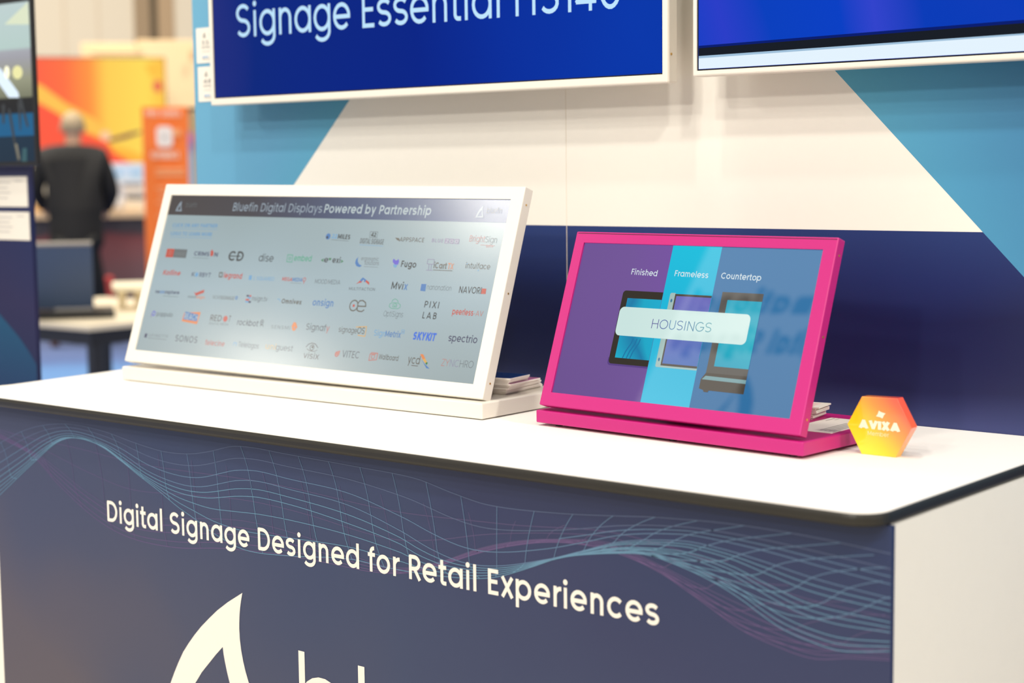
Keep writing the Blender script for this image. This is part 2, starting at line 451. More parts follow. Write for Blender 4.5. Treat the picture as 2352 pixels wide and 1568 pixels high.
# colours
M_WHITE = mat('white_laminate', (252, 249, 243), 0.38, spec=0.4, vary=0.008)
M_WPAINT = mat('white_powder_coat', (226, 221, 211), 0.42, vary=0.008, scale=300, bump=0.02)
M_TVW = mat('white_display_bezel', (234, 228, 217), 0.4, vary=0.008)
M_BLACK = mat('black_edge_rubber', (38, 36, 31), 0.42, vary=0.12, scale=12)
M_PINK = mat('magenta_powder_coat', (188, 24, 118), 0.42, spec=0.5, vary=0.02, scale=300, bump=0.03)
M_PAPER = mat('white_paper', (240, 234, 222), 0.7, vary=0.01)
M_CREAMPRINT = mat('cream_print', (245, 240, 231), 0.5, vary=0.005)
M_DARK = mat('black_plastic', (24, 24, 26), 0.4, vary=0.05)
M_SCREW = mat('brass_screw', (205, 165, 95), 0.35, metal=0.8, vary=0.05)
M_GREYINK = mat('grey_ink', (150, 148, 145), 0.6, vary=0.01)
M_DINK = mat('dark_ink', (92, 92, 96), 0.6, vary=0.01)
M_BINK = mat('pale_blue_ink', (170, 195, 222), 0.6, vary=0.01)

# ================================================================== setting
M_FLOOR = ramp_glow('hall_carpet', [(0.0, (150, 166, 214)), (0.36, (160, 176, 222)), (0.44, (92, 134, 186)), (0.56, (84, 124, 176)), (0.62, (76, 98, 146)), (1.0, (92, 96, 122))],
                    (-0.809, 0.588, 0), 8.5, 16.5, emit=False, wobble=0.05, wscale=6, brough=0.95)
tag(box('floor', M_FLOOR, -26, 4, -9, 26, -0.05, 0.0), kind='structure')

M_BFLOOR = mat('beige_bounce_floor', (200, 191, 176), 0.6, vary=0.06, scale=8)  # unseen pale floor, added to bounce warm light onto the counter
tag(box('floor', M_BFLOOR, -4.6, 3.6, -5.5, 2.54, 0.0, 0.006), kind='structure')
M_WALLW = mat('white_wall_print', (249, 245, 236), 0.55, vary=0.006)
M_BLUE_R = ramp_glow('blue_wall_print', [(0, (86, 172, 206)), (0.35, (74, 152, 194)), (0.75, (58, 124, 172)), (1, (50, 108, 158))], (1, 0, 0.35), -0.85, -0.35, emit=False, wobble=0.25, wscale=3, brough=0.5)
M_BLUE_L = ramp_glow('light_blue_wall_print', [(0, (104, 168, 200)), (0.6, (94, 160, 198)), (1, (80, 166, 198))], (1, 0, -0.6), -4.2, -3.4, emit=False, wobble=0.1, wscale=3, brough=0.5)
M_NAVY = ramp_glow('navy_wall_print', [(0, (46, 56, 108)), (0.18, (16, 28, 74)), (0.55, (8, 22, 72)), (0.75, (18, 38, 96)), (1, (30, 54, 114))], (0, 0, 1), 1.02, 1.345, emit=False, wobble=0.3, wscale=2.2, brough=0.4)
BW = xz(2.5425)
bm = box_bm(-3.065, 0.45, 2.556, 2.62, 0, 2.75)
wall = tag(from_bm('wall_back', bm, mat('wall_core', (205, 200, 190), 0.8)), kind='structure')
D_R = 0.2045   # x+z of the right diagonal
D_L = 4.1635   # z-x of the left diagonal
ZN = 1.3425
for (xa, xb) in ((-3.068, -1.9812), (-1.9796, -0.8918), (-0.8902, 0.45)):
    pn = box('panel', M_WALLW, xa, xb, 2.5425, 2.556, 0.0, 2.75, wall)
    def clip(poly, a, b, c):      # keep a*x+b*z<=c
        out = []
        for p, q in zip(poly, poly[1:] + poly[:1]):
            dp, dq = a * p[0] + b * p[1] - c, a * q[0] + b * q[1] - c
            if dp <= 0: out.append(p)
            if dp * dq < 0:
                t = dp / (dp - dq); out.append((p[0] + (q[0] - p[0]) * t, p[1] + (q[1] - p[1]) * t))
        return out
    R = [(xa, 0.0), (xb, 0.0), (xb, 2.75), (xa, 2.75)]
    ar = Art()
    navy = clip(clip(R, 0, 1, ZN), 1, 1, D_R)
    blr = clip(R, -1, -1, -D_R)
    bll = clip(clip(R, 1, -1, -D_L), 0, -1, -ZN)
    for pl, mm in ((navy, M_NAVY), (blr, M_BLUE_R), (bll, M_BLUE_L)):
        if len(pl) > 2: ar.poly(pl, mm)
    if ar.f: ar.build('wall_graphic', BW, pn)
for xj in (-1.9804, -0.891):
    box('joint_strip', mat('cream_joint', (236, 228, 214), 0.6), xj - 0.0025, xj + 0.0025, 2.5432, 2.5562, 0.0, 2.75, wall)

# neighbouring wall segment at the left
M_NAVY2 = ramp_glow('navy_teal_wall_print', [(0, (12, 22, 62)), (0.45, (34, 30, 72)), (0.75, (20, 32, 80)), (1, (60, 60, 96))], (0, 0, 1), 0.85, 1.5, emit=False, wobble=0.3, wscale=3, brough=0.45)
M_TEAL = ramp_glow('teal_wall_print', [(0, (8, 40, 84)), (1, (12, 88, 122))], (0, 0, 1), 0.85, 1.2, emit=False, brough=0.45)
wl = tag(box('wall_left', M_NAVY2, -5.0, -3.730, 2.54, 2.552, 0, 2.75), kind='structure')
ar = Art()
ar.poly([(-4.6, 0.02), (-3.732, 0.02), (-3.732, (-3.7307,0.9584)[1])] + [(-3.7579,0.9864),(-3.8040,1.0262),(-3.8512,1.0583),(-3.8895,1.0831),(-4.0069,1.1566)] + [(-4.6, 1.55)], M_TEAL)
ar.build('wall_graphic', xz(2.54), wl)

# ================================================================== counter
ctr = thing('display_counter', (-1.98, 2.2, 0), 'long white counter with black rubber edge, navy wave graphic on its front', 'counter')
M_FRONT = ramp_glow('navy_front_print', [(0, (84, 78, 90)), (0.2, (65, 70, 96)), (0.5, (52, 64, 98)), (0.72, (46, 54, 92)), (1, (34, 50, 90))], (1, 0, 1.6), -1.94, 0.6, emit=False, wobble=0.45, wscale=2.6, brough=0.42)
def rounded(pts, rad, n=8):
    out = []
    k = len(pts)
    for i, p in enumerate(pts):
        r = rad[i]
        if r == 0: out.append(p); continue
        a, b = Vector(pts[i - 1]) - Vector(p), Vector(pts[(i + 1) % k]) - Vector(p)
        a.normalize(); b.normalize()
        ang = a.angle(b); d = r / math.tan(ang / 2)
        c = Vector(p) + (a + b).normalized() * (r / math.sin(ang / 2))
        s, e = Vector(p) + a * d - c, Vector(p) + b * d - c
        a0 = math.atan2(s.y, s.x); a1 = math.atan2(e.y, e.x)
        da = (a1 - a0 + math.pi) % (2 * math.pi) - math.pi
        for j in range(n + 1):
            t = a0 + da * j / n
            out.append((c.x + r * math.cos(t), c.y + r * math.sin(t)))
    return out
foot = [(-2.988, 1.8475), (-0.9625, 1.8475), (-0.9625, 2.541), (-3.045, 2.541)]
prism('countertop', M_WHITE, rounded(foot, (0.04, 0.042, 0, 0)), HC - 0.012, HC, ctr)
foot2 = [(-2.992, 1.8440), (-0.9590, 1.8440), (-0.9590, 2.541), (-3.049, 2.541)]
prism('edge_band', M_BLACK, rounded(foot2, (0.044, 0.046, 0, 0)), HC - 0.0185, HC - 0.0007, ctr, bevel=0.006, seg=3)
box('body', mat('white_body_panel', (250, 246, 236), 0.5, vary=0.01), -2.965, -0.9572, 1.892, 2.53, 0.0, HC - 0.0187, ctr)
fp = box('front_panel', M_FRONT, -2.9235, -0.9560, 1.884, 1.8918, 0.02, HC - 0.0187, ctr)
FF = xz(1.884)
# lettering on the front
ar = Art()
cap = 0.0405
ar.text('Digital Signage Designed for Retail Experiences', (-2.5603,0.8051), (-1.3100,0.8145), (-2.5580,0.8447)[1] - (-2.5603,0.8051)[1], M_CREAMPRINT, wt=0.112, k=3, track=0.004)
ar.build('lettering', FF, fp, split=True)
# fin emblem and word below it
ar = Art()
outl = [(-2.1857,0.7263),(-2.2410,0.6943),(-2.2713,0.6706),(-2.3033,0.6439),(-2.3285,0.6188),(-2.3517,0.5915),(-2.3716,0.5612),(-2.3892,0.5295),(-2.4101,0.4870),(-2.4248,0.4445),(-2.4351,0.3927)]
innl = [(-2.3643,0.4081),(-2.3516,0.4678),(-2.3373,0.5111),(-2.3202,0.5402),(-2.3011,0.5638),(-2.2811,0.5835),(-2.2614,0.6029),(-2.2419,0.6205)]
innr = [(-2.2419,0.6205),(-2.2401,0.6075),(-2.2372,0.5947),(-2.2322,0.5767),(-2.2260,0.5582),(-2.2111,0.5281),(-2.1920,0.4928),(-2.1573,0.4532)]
outr = [(-2.1034,0.4650),(-2.1393,0.5114),(-2.1583,0.5402),(-2.1752,0.5679),(-2.1835,0.5881),(-2.1905,0.6102),(-2.1952,0.6342),(-2.1965,0.6588),(-2.1958,0.6752),(-2.1940,0.6918),(-2.1911,0.7070),(-2.1857,0.7263)]
for A_, B_ in ((outl, innl[::-1]), (innr, outr[::-1])):
    pass
L1 = outl; L2 = innl[::-1]        # tip->down, apex->down
def zip_quads(ar, a, b, m, k):
    n = 14
    def samp(p, t):
        x = t * (len(p) - 1); i = min(int(x), len(p) - 2); f = x - i
        return (p[i][0] + (p[i + 1][0] - p[i][0]) * f, p[i][1] + (p[i + 1][1] - p[i][1]) * f)
    for i in range(n):
        ar.add([samp(a, i / n), samp(a, (i + 1) / n), samp(b, (i + 1) / n), samp(b, i / n)], m, k)
zip_quads(ar, L1, L2, M_CREAMPRINT, 3)
zip_quads(ar, innr, outr[::-1], M_CREAMPRINT, 3)
ar.build('emblem', FF, fp)
ar = Art()
bx = (-2.0458,0.6492)[0]; em = ((-1.9163,0.6496)[0] - bx) / 0.66
bt = (-2.0426,0.6490)[1]
wid = (0.66 + 0.26 + 0.59 + 0.64 + 0.35 + 0.26 + 0.59) * em
ar.text('bluefin', (bx, bt - 0.74 * em), (bx + wid - 0.10 * em, bt - 0.74 * em), 0.70 * em, M_CREAMPRINT, wt=0.075, k=3)
ar.build('lettering', FF, fp)

# wave grid print
M_W = [mat('wave_ink_dim', (86, 100, 134), 0.45), mat('wave_ink_mid', (94, 124, 158), 0.45), mat('wave_ink_bright', (98, 140, 170), 0.45),
       mat('wave_ink_purple', (98, 80, 126), 0.45), mat('wave_ink_purple_dim', (86, 78, 118), 0.45)]
def curve_y(pts):
    """smooth z(x) through key points (monotone x), cosine-free Catmull-Rom"""
    xs = [p[0] for p in pts]; zs = [p[1] for p in pts]
    n = len(xs)
    ms = []
    for i in range(n):
        a, b = max(0, i - 1), min(n - 1, i + 1)
        ms.append((zs[b] - zs[a]) / (xs[b] - xs[a]))
    def f(x):
        if x <= xs[0]: return zs[0] + ms[0] * (x - xs[0])
        if x >= xs[-1]: return zs[-1] + ms[-1] * (x - xs[-1])
        i = max(k for k in range(n - 1) if xs[k] <= x)
        h = xs[i + 1] - xs[i]; t = (x - xs[i]) / h
        return ((2 * t**3 - 3 * t**2 + 1) * zs[i] + (t**3 - 2 * t**2 + t) * h * ms[i] + (-2 * t**3 + 3 * t**2) * zs[i + 1] + (t**3 - t**2) * h * ms[i + 1])
    return f
K_top = curve_y([(-2.9037,0.9199),(-2.8255,0.9507),(-2.7505,0.9695),(-2.6645,0.9789),(-2.5636,0.9747),(-2.4760,0.9626),(-2.3913,0.9541),(-2.3172,0.9568),(-2.2602,0.9671),(-2.2045,0.9810),(-2.1516,0.9847),(-2.0776,0.9823),(-1.9186,0.9783),(-1.7715,0.9731),(-1.6926,0.9588),(-1.6182,0.9488),(-1.4906,0.9526),(-1.3710,0.9630),(-1.3195,0.9682),(-1.1910,0.9748),(-1.0713,0.9735),(-0.9558,0.9667)])
K_mid = curve_y([(-2.9075,0.8685),(-2.8286,0.9063),(-2.7523,0.9430),(-2.6794,0.9616),(-2.6098,0.9597),(-2.5208,0.9437),(-2.4355,0.9161),(-2.3523,0.9037),(-2.2912,0.9050),(-2.2311,0.9195),(-2.1920,0.9291),(-2.1349,0.9339),(-2.0614,0.9286),(-1.9203,0.9195),(-1.7988,0.8887),(-1.7388,0.8689),(-1.6697,0.8553),(-1.6033,0.8595),(-1.5068,0.8825),(-1.4448,0.9034),(-1.3712,0.9286),(-1.2723,0.9443),(-1.2283,0.9442),(-1.1415,0.9372),(-1.0480,0.9252),(-0.9551,0.9167)])
K_low = curve_y([(-2.9098,0.8373),(-2.8305,0.8792),(-2.7536,0.9232),(-2.6842,0.9511),(-2.5745,0.9474),(-2.5127,0.9266),(-2.4363,0.9000),(-2.3533,0.8823),(-2.2723,0.8808),(-2.1935,0.8924),(-2.1363,0.8969),(-2.0446,0.8929),(-1.9396,0.8812),(-1.8099,0.8627),(-1.7670,0.8498),(-1.7039,0.8416),(-1.6034,0.8508),(-1.5068,0.8799),(-1.4150,0.9075),(-1.3644,0.9183),(-1.2723,0.9249),(-1.1957,0.9164),(-1.1414,0.8996),(-1.0731,0.8810),(-0.9546,0.8755)])
K_bot = curve_y([(-2.9115,0.8141),(-2.7841,0.8962),(-2.7043,0.9424),(-2.6331,0.9551),(-2.5654,0.9434),(-2.5091,0.9221),(-2.4615,0.9020),(-2.4074,0.8808),(-2.3545,0.8576),(-2.3143,0.8437),(-2.2471,0.8188),(-2.1735,0.8033),(-2.0657,0.8085),(-1.9232,0.8235),(-1.8252,0.8218),(-1.7398,0.8239),(-1.6533,0.8313),(-1.6036,0.8414),(-1.5383,0.8656),(-1.4913,0.8847),(-1.4449,0.8970),(-1.3713,0.9098),(-1.3278,0.9134),(-1.2723,0.9047),(-1.2283,0.8936),(-1.1956,0.8824),(-1.1662,0.8697),(-1.1412,0.8565),(-1.1106,0.8440),(-1.0728,0.8353),(-1.0264,0.8302),(-0.9541,0.8425)])
XA, XB = -2.9225, -0.957
def sheet(keys, x, t):
    s = t * (len(keys) - 1); i = min(int(s), len(keys) - 2); f = s - i
    return keys[i](x) * (1 - f) + keys[i + 1](x) * f
ZTOP = HC - 0.0215
def draw_sheet(keys, ts, mats_, w, xs_top, leans, k, nx=130, extra=()):
    ar = Art()
    for t in list(ts) + list(extra):
        ps = []
        for i in range(nx + 1):
            x = XA + (XB - XA) * i / nx
            if t in extra and x < -1.5: continue
            z = sheet(keys, x, t)
            if z < ZTOP: ps.append((x, z))
            else:
                if len(ps) > 1: ar.ribbon(ps, w, mats_(t), k)
                ps = []
        if len(ps) > 1: ar.ribbon(ps, w, mats_(t), k)
    for x0, ln in zip(xs_top, leans):
        ps = []
        for i in range(25):
            t = i / 24
            x = x0 + ln * t + 0.10 * ln * math.sin(t * 6.28)
            if XA < x < XB:
                z = sheet(keys, x, t)
                if z < ZTOP: ps.append((x, z))
        if len(ps) > 1:
            h = len(ps) // 2
            ar.ribbon(ps[:h + 1], w * 0.9, mats_(0.2), k); ar.ribbon(ps[h:], w * 0.9, mats_(0.7), k)
    return ar
xs = [-2.90 + 0.072 * i for i in range(31)]
def lean(x):
    return (0.05 if x < -2.5 else 0.02 if x < -2.2 else 0.05 if x < -1.7 else 0.05 - 0.42 * (x + 1.7) / 0.75)
a1 = draw_sheet([K_top, K_mid, K_low, K_bot], [0, .13, .26, .39, .52, .64, .76, .88, 1.0],
                lambda t: M_W[0] if t < 0.15 else (M_W[1] if t < 0.45 else M_W[2]), 0.0012, xs, [lean(x) for x in xs], 2, extra=(.195, .455, .70, .94))
a1.build('wave_graphic', FF, fp)
P_top = curve_y([(-2.9016,0.9482),(-2.7894,0.9455),(-2.6156,0.9534),(-2.3599,0.9462),(-2.1289,0.9458),(-1.9197,0.9411),(-1.7292,0.9354),(-1.5691,0.9310),(-1.3947,0.9412),(-1.2473,0.9332),(-1.1110,0.9054),(-0.9548,0.8956)])
P_bot = curve_y([(-2.9029,0.9305),(-2.7922,0.9048),(-2.7153,0.8591),(-2.5963,0.8050),(-2.4962,0.7825),(-2.3631,0.7819),(-2.2365,0.7977),(-2.0905,0.8080),(-1.9744,0.8097),(-1.8740,0.8098),(-1.8006,0.8177),(-1.7220,0.8417),(-1.6359,0.8743),(-1.5696,0.8941),(-1.5065,0.9072),(-1.4447,0.9124),(-1.3857,0.9091),(-1.3138,0.8932),(-1.2445,0.8639),(-1.1776,0.8332),(-1.1223,0.8196),(-1.0655,0.8127),(-1.0144,0.8226),(-0.9540,0.8307)])
P_mid = curve_y([(-2.9023,0.9393),(-2.7577,0.9040),(-2.6217,0.8529),(-2.4914,0.8231),(-2.3410,0.8380),(-2.1770,0.8540),(-2.0251,0.8467),(-1.8736,0.8255),(-1.8004,0.8262),(-1.7219,0.8472),(-1.6358,0.8810),(-1.5695,0.9000),(-1.5064,0.9118),(-1.3948,0.9217),(-1.3197,0.9047),(-1.2474,0.8847),(-1.1439,0.8590),(-1.0460,0.8417),(-0.9542,0.8453)])
xs2 = [-2.87 + 0.093 * i for i in range(24)]
a2 = draw_sheet([P_top, P_mid, P_bot], [0.1, .3, .5, .62, .75, .9, 1.0], lambda t: M_W[4] if t < 0.6 else M_W[3], 0.0011, xs2, [lean(x) * 0.9 for x in xs2], 1)
a2.build('wave_graphic', FF, fp)

st = tag(prism('counter_sticker', M_PAPER, [(-3.01, 1.90), (-2.885, 1.876), (-2.862, 1.995), (-2.987, 2.019)], HC, HC + 0.0004), 'thin blank white sticker lying flat at the left end of the counter', 'sticker')

# ================================================================== tilted displays
def tilted_display(root, fr, m, outer, inner, thick, base_front_l, base_front_r, base_z0, base_z1, depth, screws, feet_h, mfoot):
    o, u, v, n = fr
    f = frame_ring('frame', m, outer, inner, 0.003, 0.003 - thick, -0.0005, root, fr, 0.0018)
    # back cover and easel bracket
    cu = (outer[0] + outer[2]) / 2
    box('back_cover', m, outer[0] + 0.03, outer[2] - 0.03, outer[1] + 0.03, outer[3] - 0.03, 0.003 - thick - 0.014, 0.003 - thick, root, fr, 0.003)
    # base slab
    L, Rr = Vector(base_front_l), Vector(base_front_r)
    w = (Rr - L); wid = w.length; w.normalize()
    d = Vector((-w.y, w.x, 0))
    bf = (Vector((L.x, L.y, 0)), Vector((w.x, w.y, 0)), d, Vector((0, 0, 1)))
    bs = box('base', m, 0, wid, 0, depth, base_z0, base_z1, root, bf, 0.0022)
    # bracket from base up to the back cover
    p = o + u * cu + v * (outer[3] * 0.45) + n * (0.003 - thick - 0.012)
    foot = Vector((p.x, p.y + 0.055, base_z1))
    bm = bmesh.new()
    hw = u * 0.06
    q0 = [bm.verts.new(p + hw * s + v * t) for s, t in ((-1, -0.05), (1, -0.05), (1, 0.05), (-1, 0.05))]
    q1 = [bm.verts.new(foot + hw * s + Vector((0, t, 0))) for s, t in ((-1, -0.03), (1, -0.03), (1, 0.05), (-1, 0.05))]
    for i in range(4): bm.faces.new((q0[i], q0[(i + 1) % 4], q1[(i + 1) % 4], q1[i]))
    bm.faces.new(q0[::-1]); bm.faces.new(q1)
    bmesh.ops.recalc_face_normals(bm, faces=bm.faces[:])
    from_bm('support_bracket', bm, m, root)
    for (a, b) in ((0.035, 0.02), (wid * 0.52, 0.02), (wid - 0.03, 0.02), (0.035, depth - 0.02), (wid - 0.03, depth - 0.02)):
        c = bf[0] + bf[1] * a + bf[2] * b
        tube('foot', mfoot, (c.x, c.y, HC), (c.x, c.y, base_z0 + 0.001), 0.006, root)
    for sv in screws:
        c = o + u * outer[2] + v * (outer[1] + (outer[3] - outer[1]) * sv) + n * (0.003 - thick * 0.5)
        tube('screw', M_SCREW, c - u * 0.0008, c + u * 0.0007, 0.0019, f, 8)
    return f

# ---- white stretched display
FW = (Vector((-2.83658,2.17211,1.08450)),Vector((0.99972,0.02227,-0.00794)),Vector((0.00035,0.32171,0.94684)),Vector((0.02364,-0.94657,0.32162)))
wd = thing('tilted_display', (-2.37, 2.28, HC), 'wide white display on tilted stand showing a grid of partner logos', 'display')
o0 = ((-0.0213,0.3629), (0.9462,0.3611), (0.9502,-0.0249), (-0.0259,-0.0255))
WO = ((o0[0][0] + o0[3][0]) / 2, (o0[2][1] + o0[3][1]) / 2, (o0[1][0] + o0[2][0]) / 2, (o0[0][1] + o0[1][1]) / 2)
i0 = ((0.0021,0.3380), (0.9221,0.3380), (0.9200,-0.0000), (0.0000,0.0000))
WI = ((i0[0][0] + i0[3][0]) / 2, (i0[2][1] + i0[3][1]) / 2, (i0[1][0] + i0[2][0]) / 2, (i0[0][1] + i0[1][1]) / 2)
tilted_display(wd, FW, M_WPAINT, WO, WI, 0.024, (-2.862, 2.155, 0), (-1.8745, 2.165, 0), 1.0222, 1.0500, 0.25, (0.08, 0.5, 0.92), 0.002, M_DARK)

# pixels of the white display
WBG = ramp_glow('display_page', [(0, (152, 166, 168)), (0.5, (158, 178, 186)), (1, (148, 165, 168))], (0, 0, 1), 1.05, 1.40, rough=0.19, wobble=0.3, wscale=5)
WHD = ramp_glow('display_header', [(0, (70, 64, 64)), (0.3, (62, 60, 68)), (0.6, (62, 76, 112)), (1, (70, 94, 136))], (1, 0, 0), -2.85, -1.95, rough=0.19)  # brown left and paler right ends put the reflected hall into the colour
u0, v0, u1, v1 = WI
scr = Art().rect((u0, v0), (u1, v1), WBG, 0).build('screen', FW, wd, base=0.0)
tag(scr, 'pale grey-blue page of partner logos')
G = lambda r, g, b: glow((r, g, b), 1.0, 0.19)
def emit(r, g, b): return glow((r, g, b), 1.0, 0.19)
C_DK = emit(52, 52, 52); C_GR = emit(104, 110, 112); C_LG = emit(122, 128, 130); C_RED = emit(192, 78, 64); C_SAL = emit(186, 120, 110)
C_BL = emit(70, 120, 180); C_LB = emit(110, 160, 200); C_NV = emit(62, 62, 92); C_OR = emit(220, 130, 70); C_GN = emit(80, 165, 130); C_DG = emit(40, 120, 60)
C_PU = emit(100, 90, 200); C_LP = emit(140, 132, 160); C_SKY = emit(50, 105, 210); C_YE = emit(215, 165, 80); C_TX = emit(146, 160, 172); C_WT = emit(172, 186, 190)
C_BRN = emit(96, 90, 80)
hb = ((0.0053,0.2941)[1] + (0.9213,0.2959)[1]) / 2
hd = Art().rect((u0, hb), (u1, v1), WHD, 1)
hd.text('Bluefin Digital Displays', (0.1998,0.3062), (0.4548,0.3060), 0.0175, C_TX, wt=0.09, k=3)
hd.text('Powered by Partnership', (0.4618,0.3061), (0.7372,0.3058), 0.0178, C_WT, wt=0.125, k=3)
def fin(ar, x, y, s, m, k=3):
    a = [(0, 1.0), (-0.26, 0.72), (-0.46, 0.36), (-0.56, 0)]
    b = [(-0.06, 0.62), (-0.22, 0.42), (-0.32, 0.2), (-0.38, 0.1)]
    zip_quads(ar, [(x + p * s, y + q * s) for p, q in a], [(x + p * s, y + q * s) for p, q in b], m, k)
    c = [(0, 1.0), (0.02, 0.68), (0.12, 0.32), (0.30, 0.0)]
    d = [(-0.06, 0.62), (-0.03, 0.44), (0.02, 0.25), (0.08, 0.12)]
    zip_quads(ar, [(x + p * s, y + q * s) for p, q in c], [(x + p * s, y + q * s) for p, q in d], m, k)
    ar.poly([(x - 0.56 * s, y), (x - 0.40 * s, y + 0.1 * s), (x + 0.1 * s, y + 0.12 * s), (x + 0.30 * s, y)], m, k)
for p, q in (((0.0370,0.3032), (0.0534,0.3121)), ((0.8587,0.3033), (0.8697,0.3117))):
    fin(hd, p[0], p[1], 0.023, C_TX)
    hd.text('bluefin', (q[0], q[1]), (q[0] + 0.034, q[1]), 0.011, C_GR, wt=0.06, k=3)
hdo = hd.build('page_header', FW, scr)
tag(hdo, 'dark navy header bar with title lettering')

def logo(*items):
    """each item: ('t', text, p0, p1, cap px, colour(s), weight[, slant]) | ('r', p0, p1, colour) | ('p', pts, colour) | ('o', c, r, w, colour) | ('d', c, r, colour) | ('l', pts, w, colour)"""
    ar = Art(); PX = 0.000885
    for it in items:
        if it[0] == 't': ar.text(it[1], it[2], it[3], it[4] * PX, it[5], wt=it[6], slant=(it[7] if len(it) > 7 else 0), k=3, track=(it[8] if len(it) > 8 else 0))
        elif it[0] == 'r': ar.rect(it[1], it[2], it[3], 2)
        elif it[0] == 'p': ar.poly(it[1], it[2], 2)
        elif it[0] == 'o': ar.ring(it[1], it[2] * PX, it[3] * PX, it[4], 2)
        elif it[0] == 'd': ar.disc(it[1], it[2] * PX, it[3], 2)
        elif it[0] == 'l': ar.ribbon(it[1], it[2] * PX, it[3], 3)
    return ar.build('logo', FW, scr)

logo(('t', 'CLICK ON ANY PARTNER', (0.0252,0.2686), (0.1650,0.2697), 9, emit(104, 152, 192), 0.14), ('l', [(0.0265,0.2648),(0.1662,0.2660)], 0.8, C_LB),
     ('t', 'LOGO TO LEARN MORE', (0.0259,0.2505), (0.1551,0.2513), 9, emit(104, 152, 192), 0.14), ('l', [(0.0272,0.2467),(0.1564,0.2471)], 0.8, C_LB))
# first row
logo(('d', (0.4870,0.2590), 7, C_BL), ('d', (0.4852,0.2572), 3, C_DK), ('t', '22', (0.4968,0.2557), (0.5127,0.2553), 10, C_LB, 0.14), ('t', 'MILES', (0.5139,0.2553), (0.5461,0.2544), 10.5, C_DK, 0.14), ('l', [(0.4971,0.2527),(0.5440,0.2513)], 0.8, C_GR))
logo(('l', [(0.5963,0.2600),(0.5953,0.2711),(0.6150,0.2711),(0.6155,0.2596),(0.5963,0.2600)], 1.0, C_GR), ('t', '42', (0.5991,0.2618), (0.6128,0.2613), 9, C_DK, 0.14), ('t', 'DIGITAL SIGNAGE', (0.5745,0.2474), (0.6354,0.2465), 12, C_GR, 0.15), ('l', [(0.5745,0.2448),(0.6355,0.2439)], 0.8, C_LB))
logo(('p', [(0.6617,0.2612),(0.6718,0.2602),(0.6756,0.2544),(0.6673,0.2567)], C_BRN), ('t', 'APPSPACE', (0.6741,0.2539), (0.7352,0.2539), 9.5, C_BRN, 0.10))
logo(('t', 'BLUE', (0.7542,0.2548), (0.7817,0.2543), 8, C_LP, 0.11, 0, .08), ('p', [(0.7852,0.2531),(0.7847,0.2626),(0.7952,0.2625),(0.7956,0.2531)], C_LP), ('p', [(0.7973,0.2531),(0.7969,0.2625),(0.8067,0.2623),(0.8071,0.2529)], C_LP), ('p', [(0.8092,0.2530),(0.8088,0.2623),(0.8191,0.2623),(0.8196,0.2528)], C_LP),
     ('t', 'ZOO', (0.7874,0.2544), (0.8176,0.2544), 7, C_WT, 0.10, 0, .26))
logo(('t', 'BrightSign', (0.8428,0.2584), (0.9057,0.2572), 13, [C_SAL] * 6 + [C_LG] * 4, 0.065), ('l', [(0.8707,0.2526),(0.9040,0.2520)], 0.8, C_SAL), ('t', 'Built-In', (0.8849,0.2486), (0.9000,0.2482), 5, C_SAL, 0.1))
# second row
logo(('p', [(0.0257,0.2024),(0.0256,0.2209),(0.0491,0.2211),(0.0492,0.2027)], C_RED), ('p', [(0.0492,0.2027),(0.0491,0.2211),(0.0897,0.2209),(0.0905,0.2025)], C_GR), ('o', (0.0376,0.2123), 5.5, 1, C_SAL), ('o', (0.0376,0.2123), 2.8, 1, C_SAL), ('t', 'onelan', (0.0545,0.2076), (0.0860,0.2076), 9, C_LG, 0.08))
logo(('t', 'CRIMS', (0.1135,0.2090), (0.1599,0.2086), 10, C_NV, 0.12), ('d', (0.1676,0.2134), 5.2, C_RED), ('p', [(0.1612,0.2166),(0.1650,0.2236),(0.1724,0.2169)], C_RED), ('t', 'N', (0.1758,0.2087), (0.1858,0.2086), 10, C_NV, 0.12), ('l', [(0.1130,0.2043),(0.1601,0.2040)], 0.8, C_GR))
logo(('t', 'CD', (0.2195,0.2014), (0.2627,0.2015), 23, C_DK, 0.12), ('l', [(0.2196,0.2110),(0.2544,0.2116)], 2.4, C_DK))
logo(('t', 'dise', (0.3090,0.2031), (0.3511,0.2031), 17, C_DK, 0.08))
logo(('l', [(0.3894,0.2049),(0.3880,0.2191),(0.4021,0.2190),(0.4041,0.2045),(0.3894,0.2049)], 1.6, C_GN), ('o', (0.3958,0.2118), 3, 1.5, C_GN), ('t', 'embed', (0.4081,0.2073), (0.4555,0.2076), 13.5, C_GN, 0.10))
logo(('t', '<', (0.4827,0.2081), (0.4903,0.2084), 9, C_DG, 0.13), ('t', 'e', (0.4906,0.2071), (0.5024,0.2071), 13, C_DK, 0.11), ('p', [(0.5009,0.2161),(0.5091,0.2161),(0.5060,0.2107)], C_DG), ('t', 'exi', (0.5129,0.2071), (0.5333,0.2068), 13, C_DK, 0.11), ('t', '>', (0.5342,0.2076), (0.5418,0.2076), 9, C_DG, 0.13))
logo(('p', [(0.5790,0.2213),(0.5738,0.2155),(0.5736,0.2087),(0.5786,0.2028),(0.5871,0.2010),(0.5924,0.2042),(0.5850,0.2065),(0.5796,0.2114),(0.5779,0.2174)], C_BL), ('t', 'ergonomic', (0.5872,0.2146), (0.6321,0.2145), 8.5, C_LG, 0.09), ('t', 'solutions', (0.5981,0.2061), (0.6351,0.2061), 9.5, C_LG, 0.09), ('l', [(0.5980,0.2027),(0.6345,0.2023)], 0.8, C_LG))
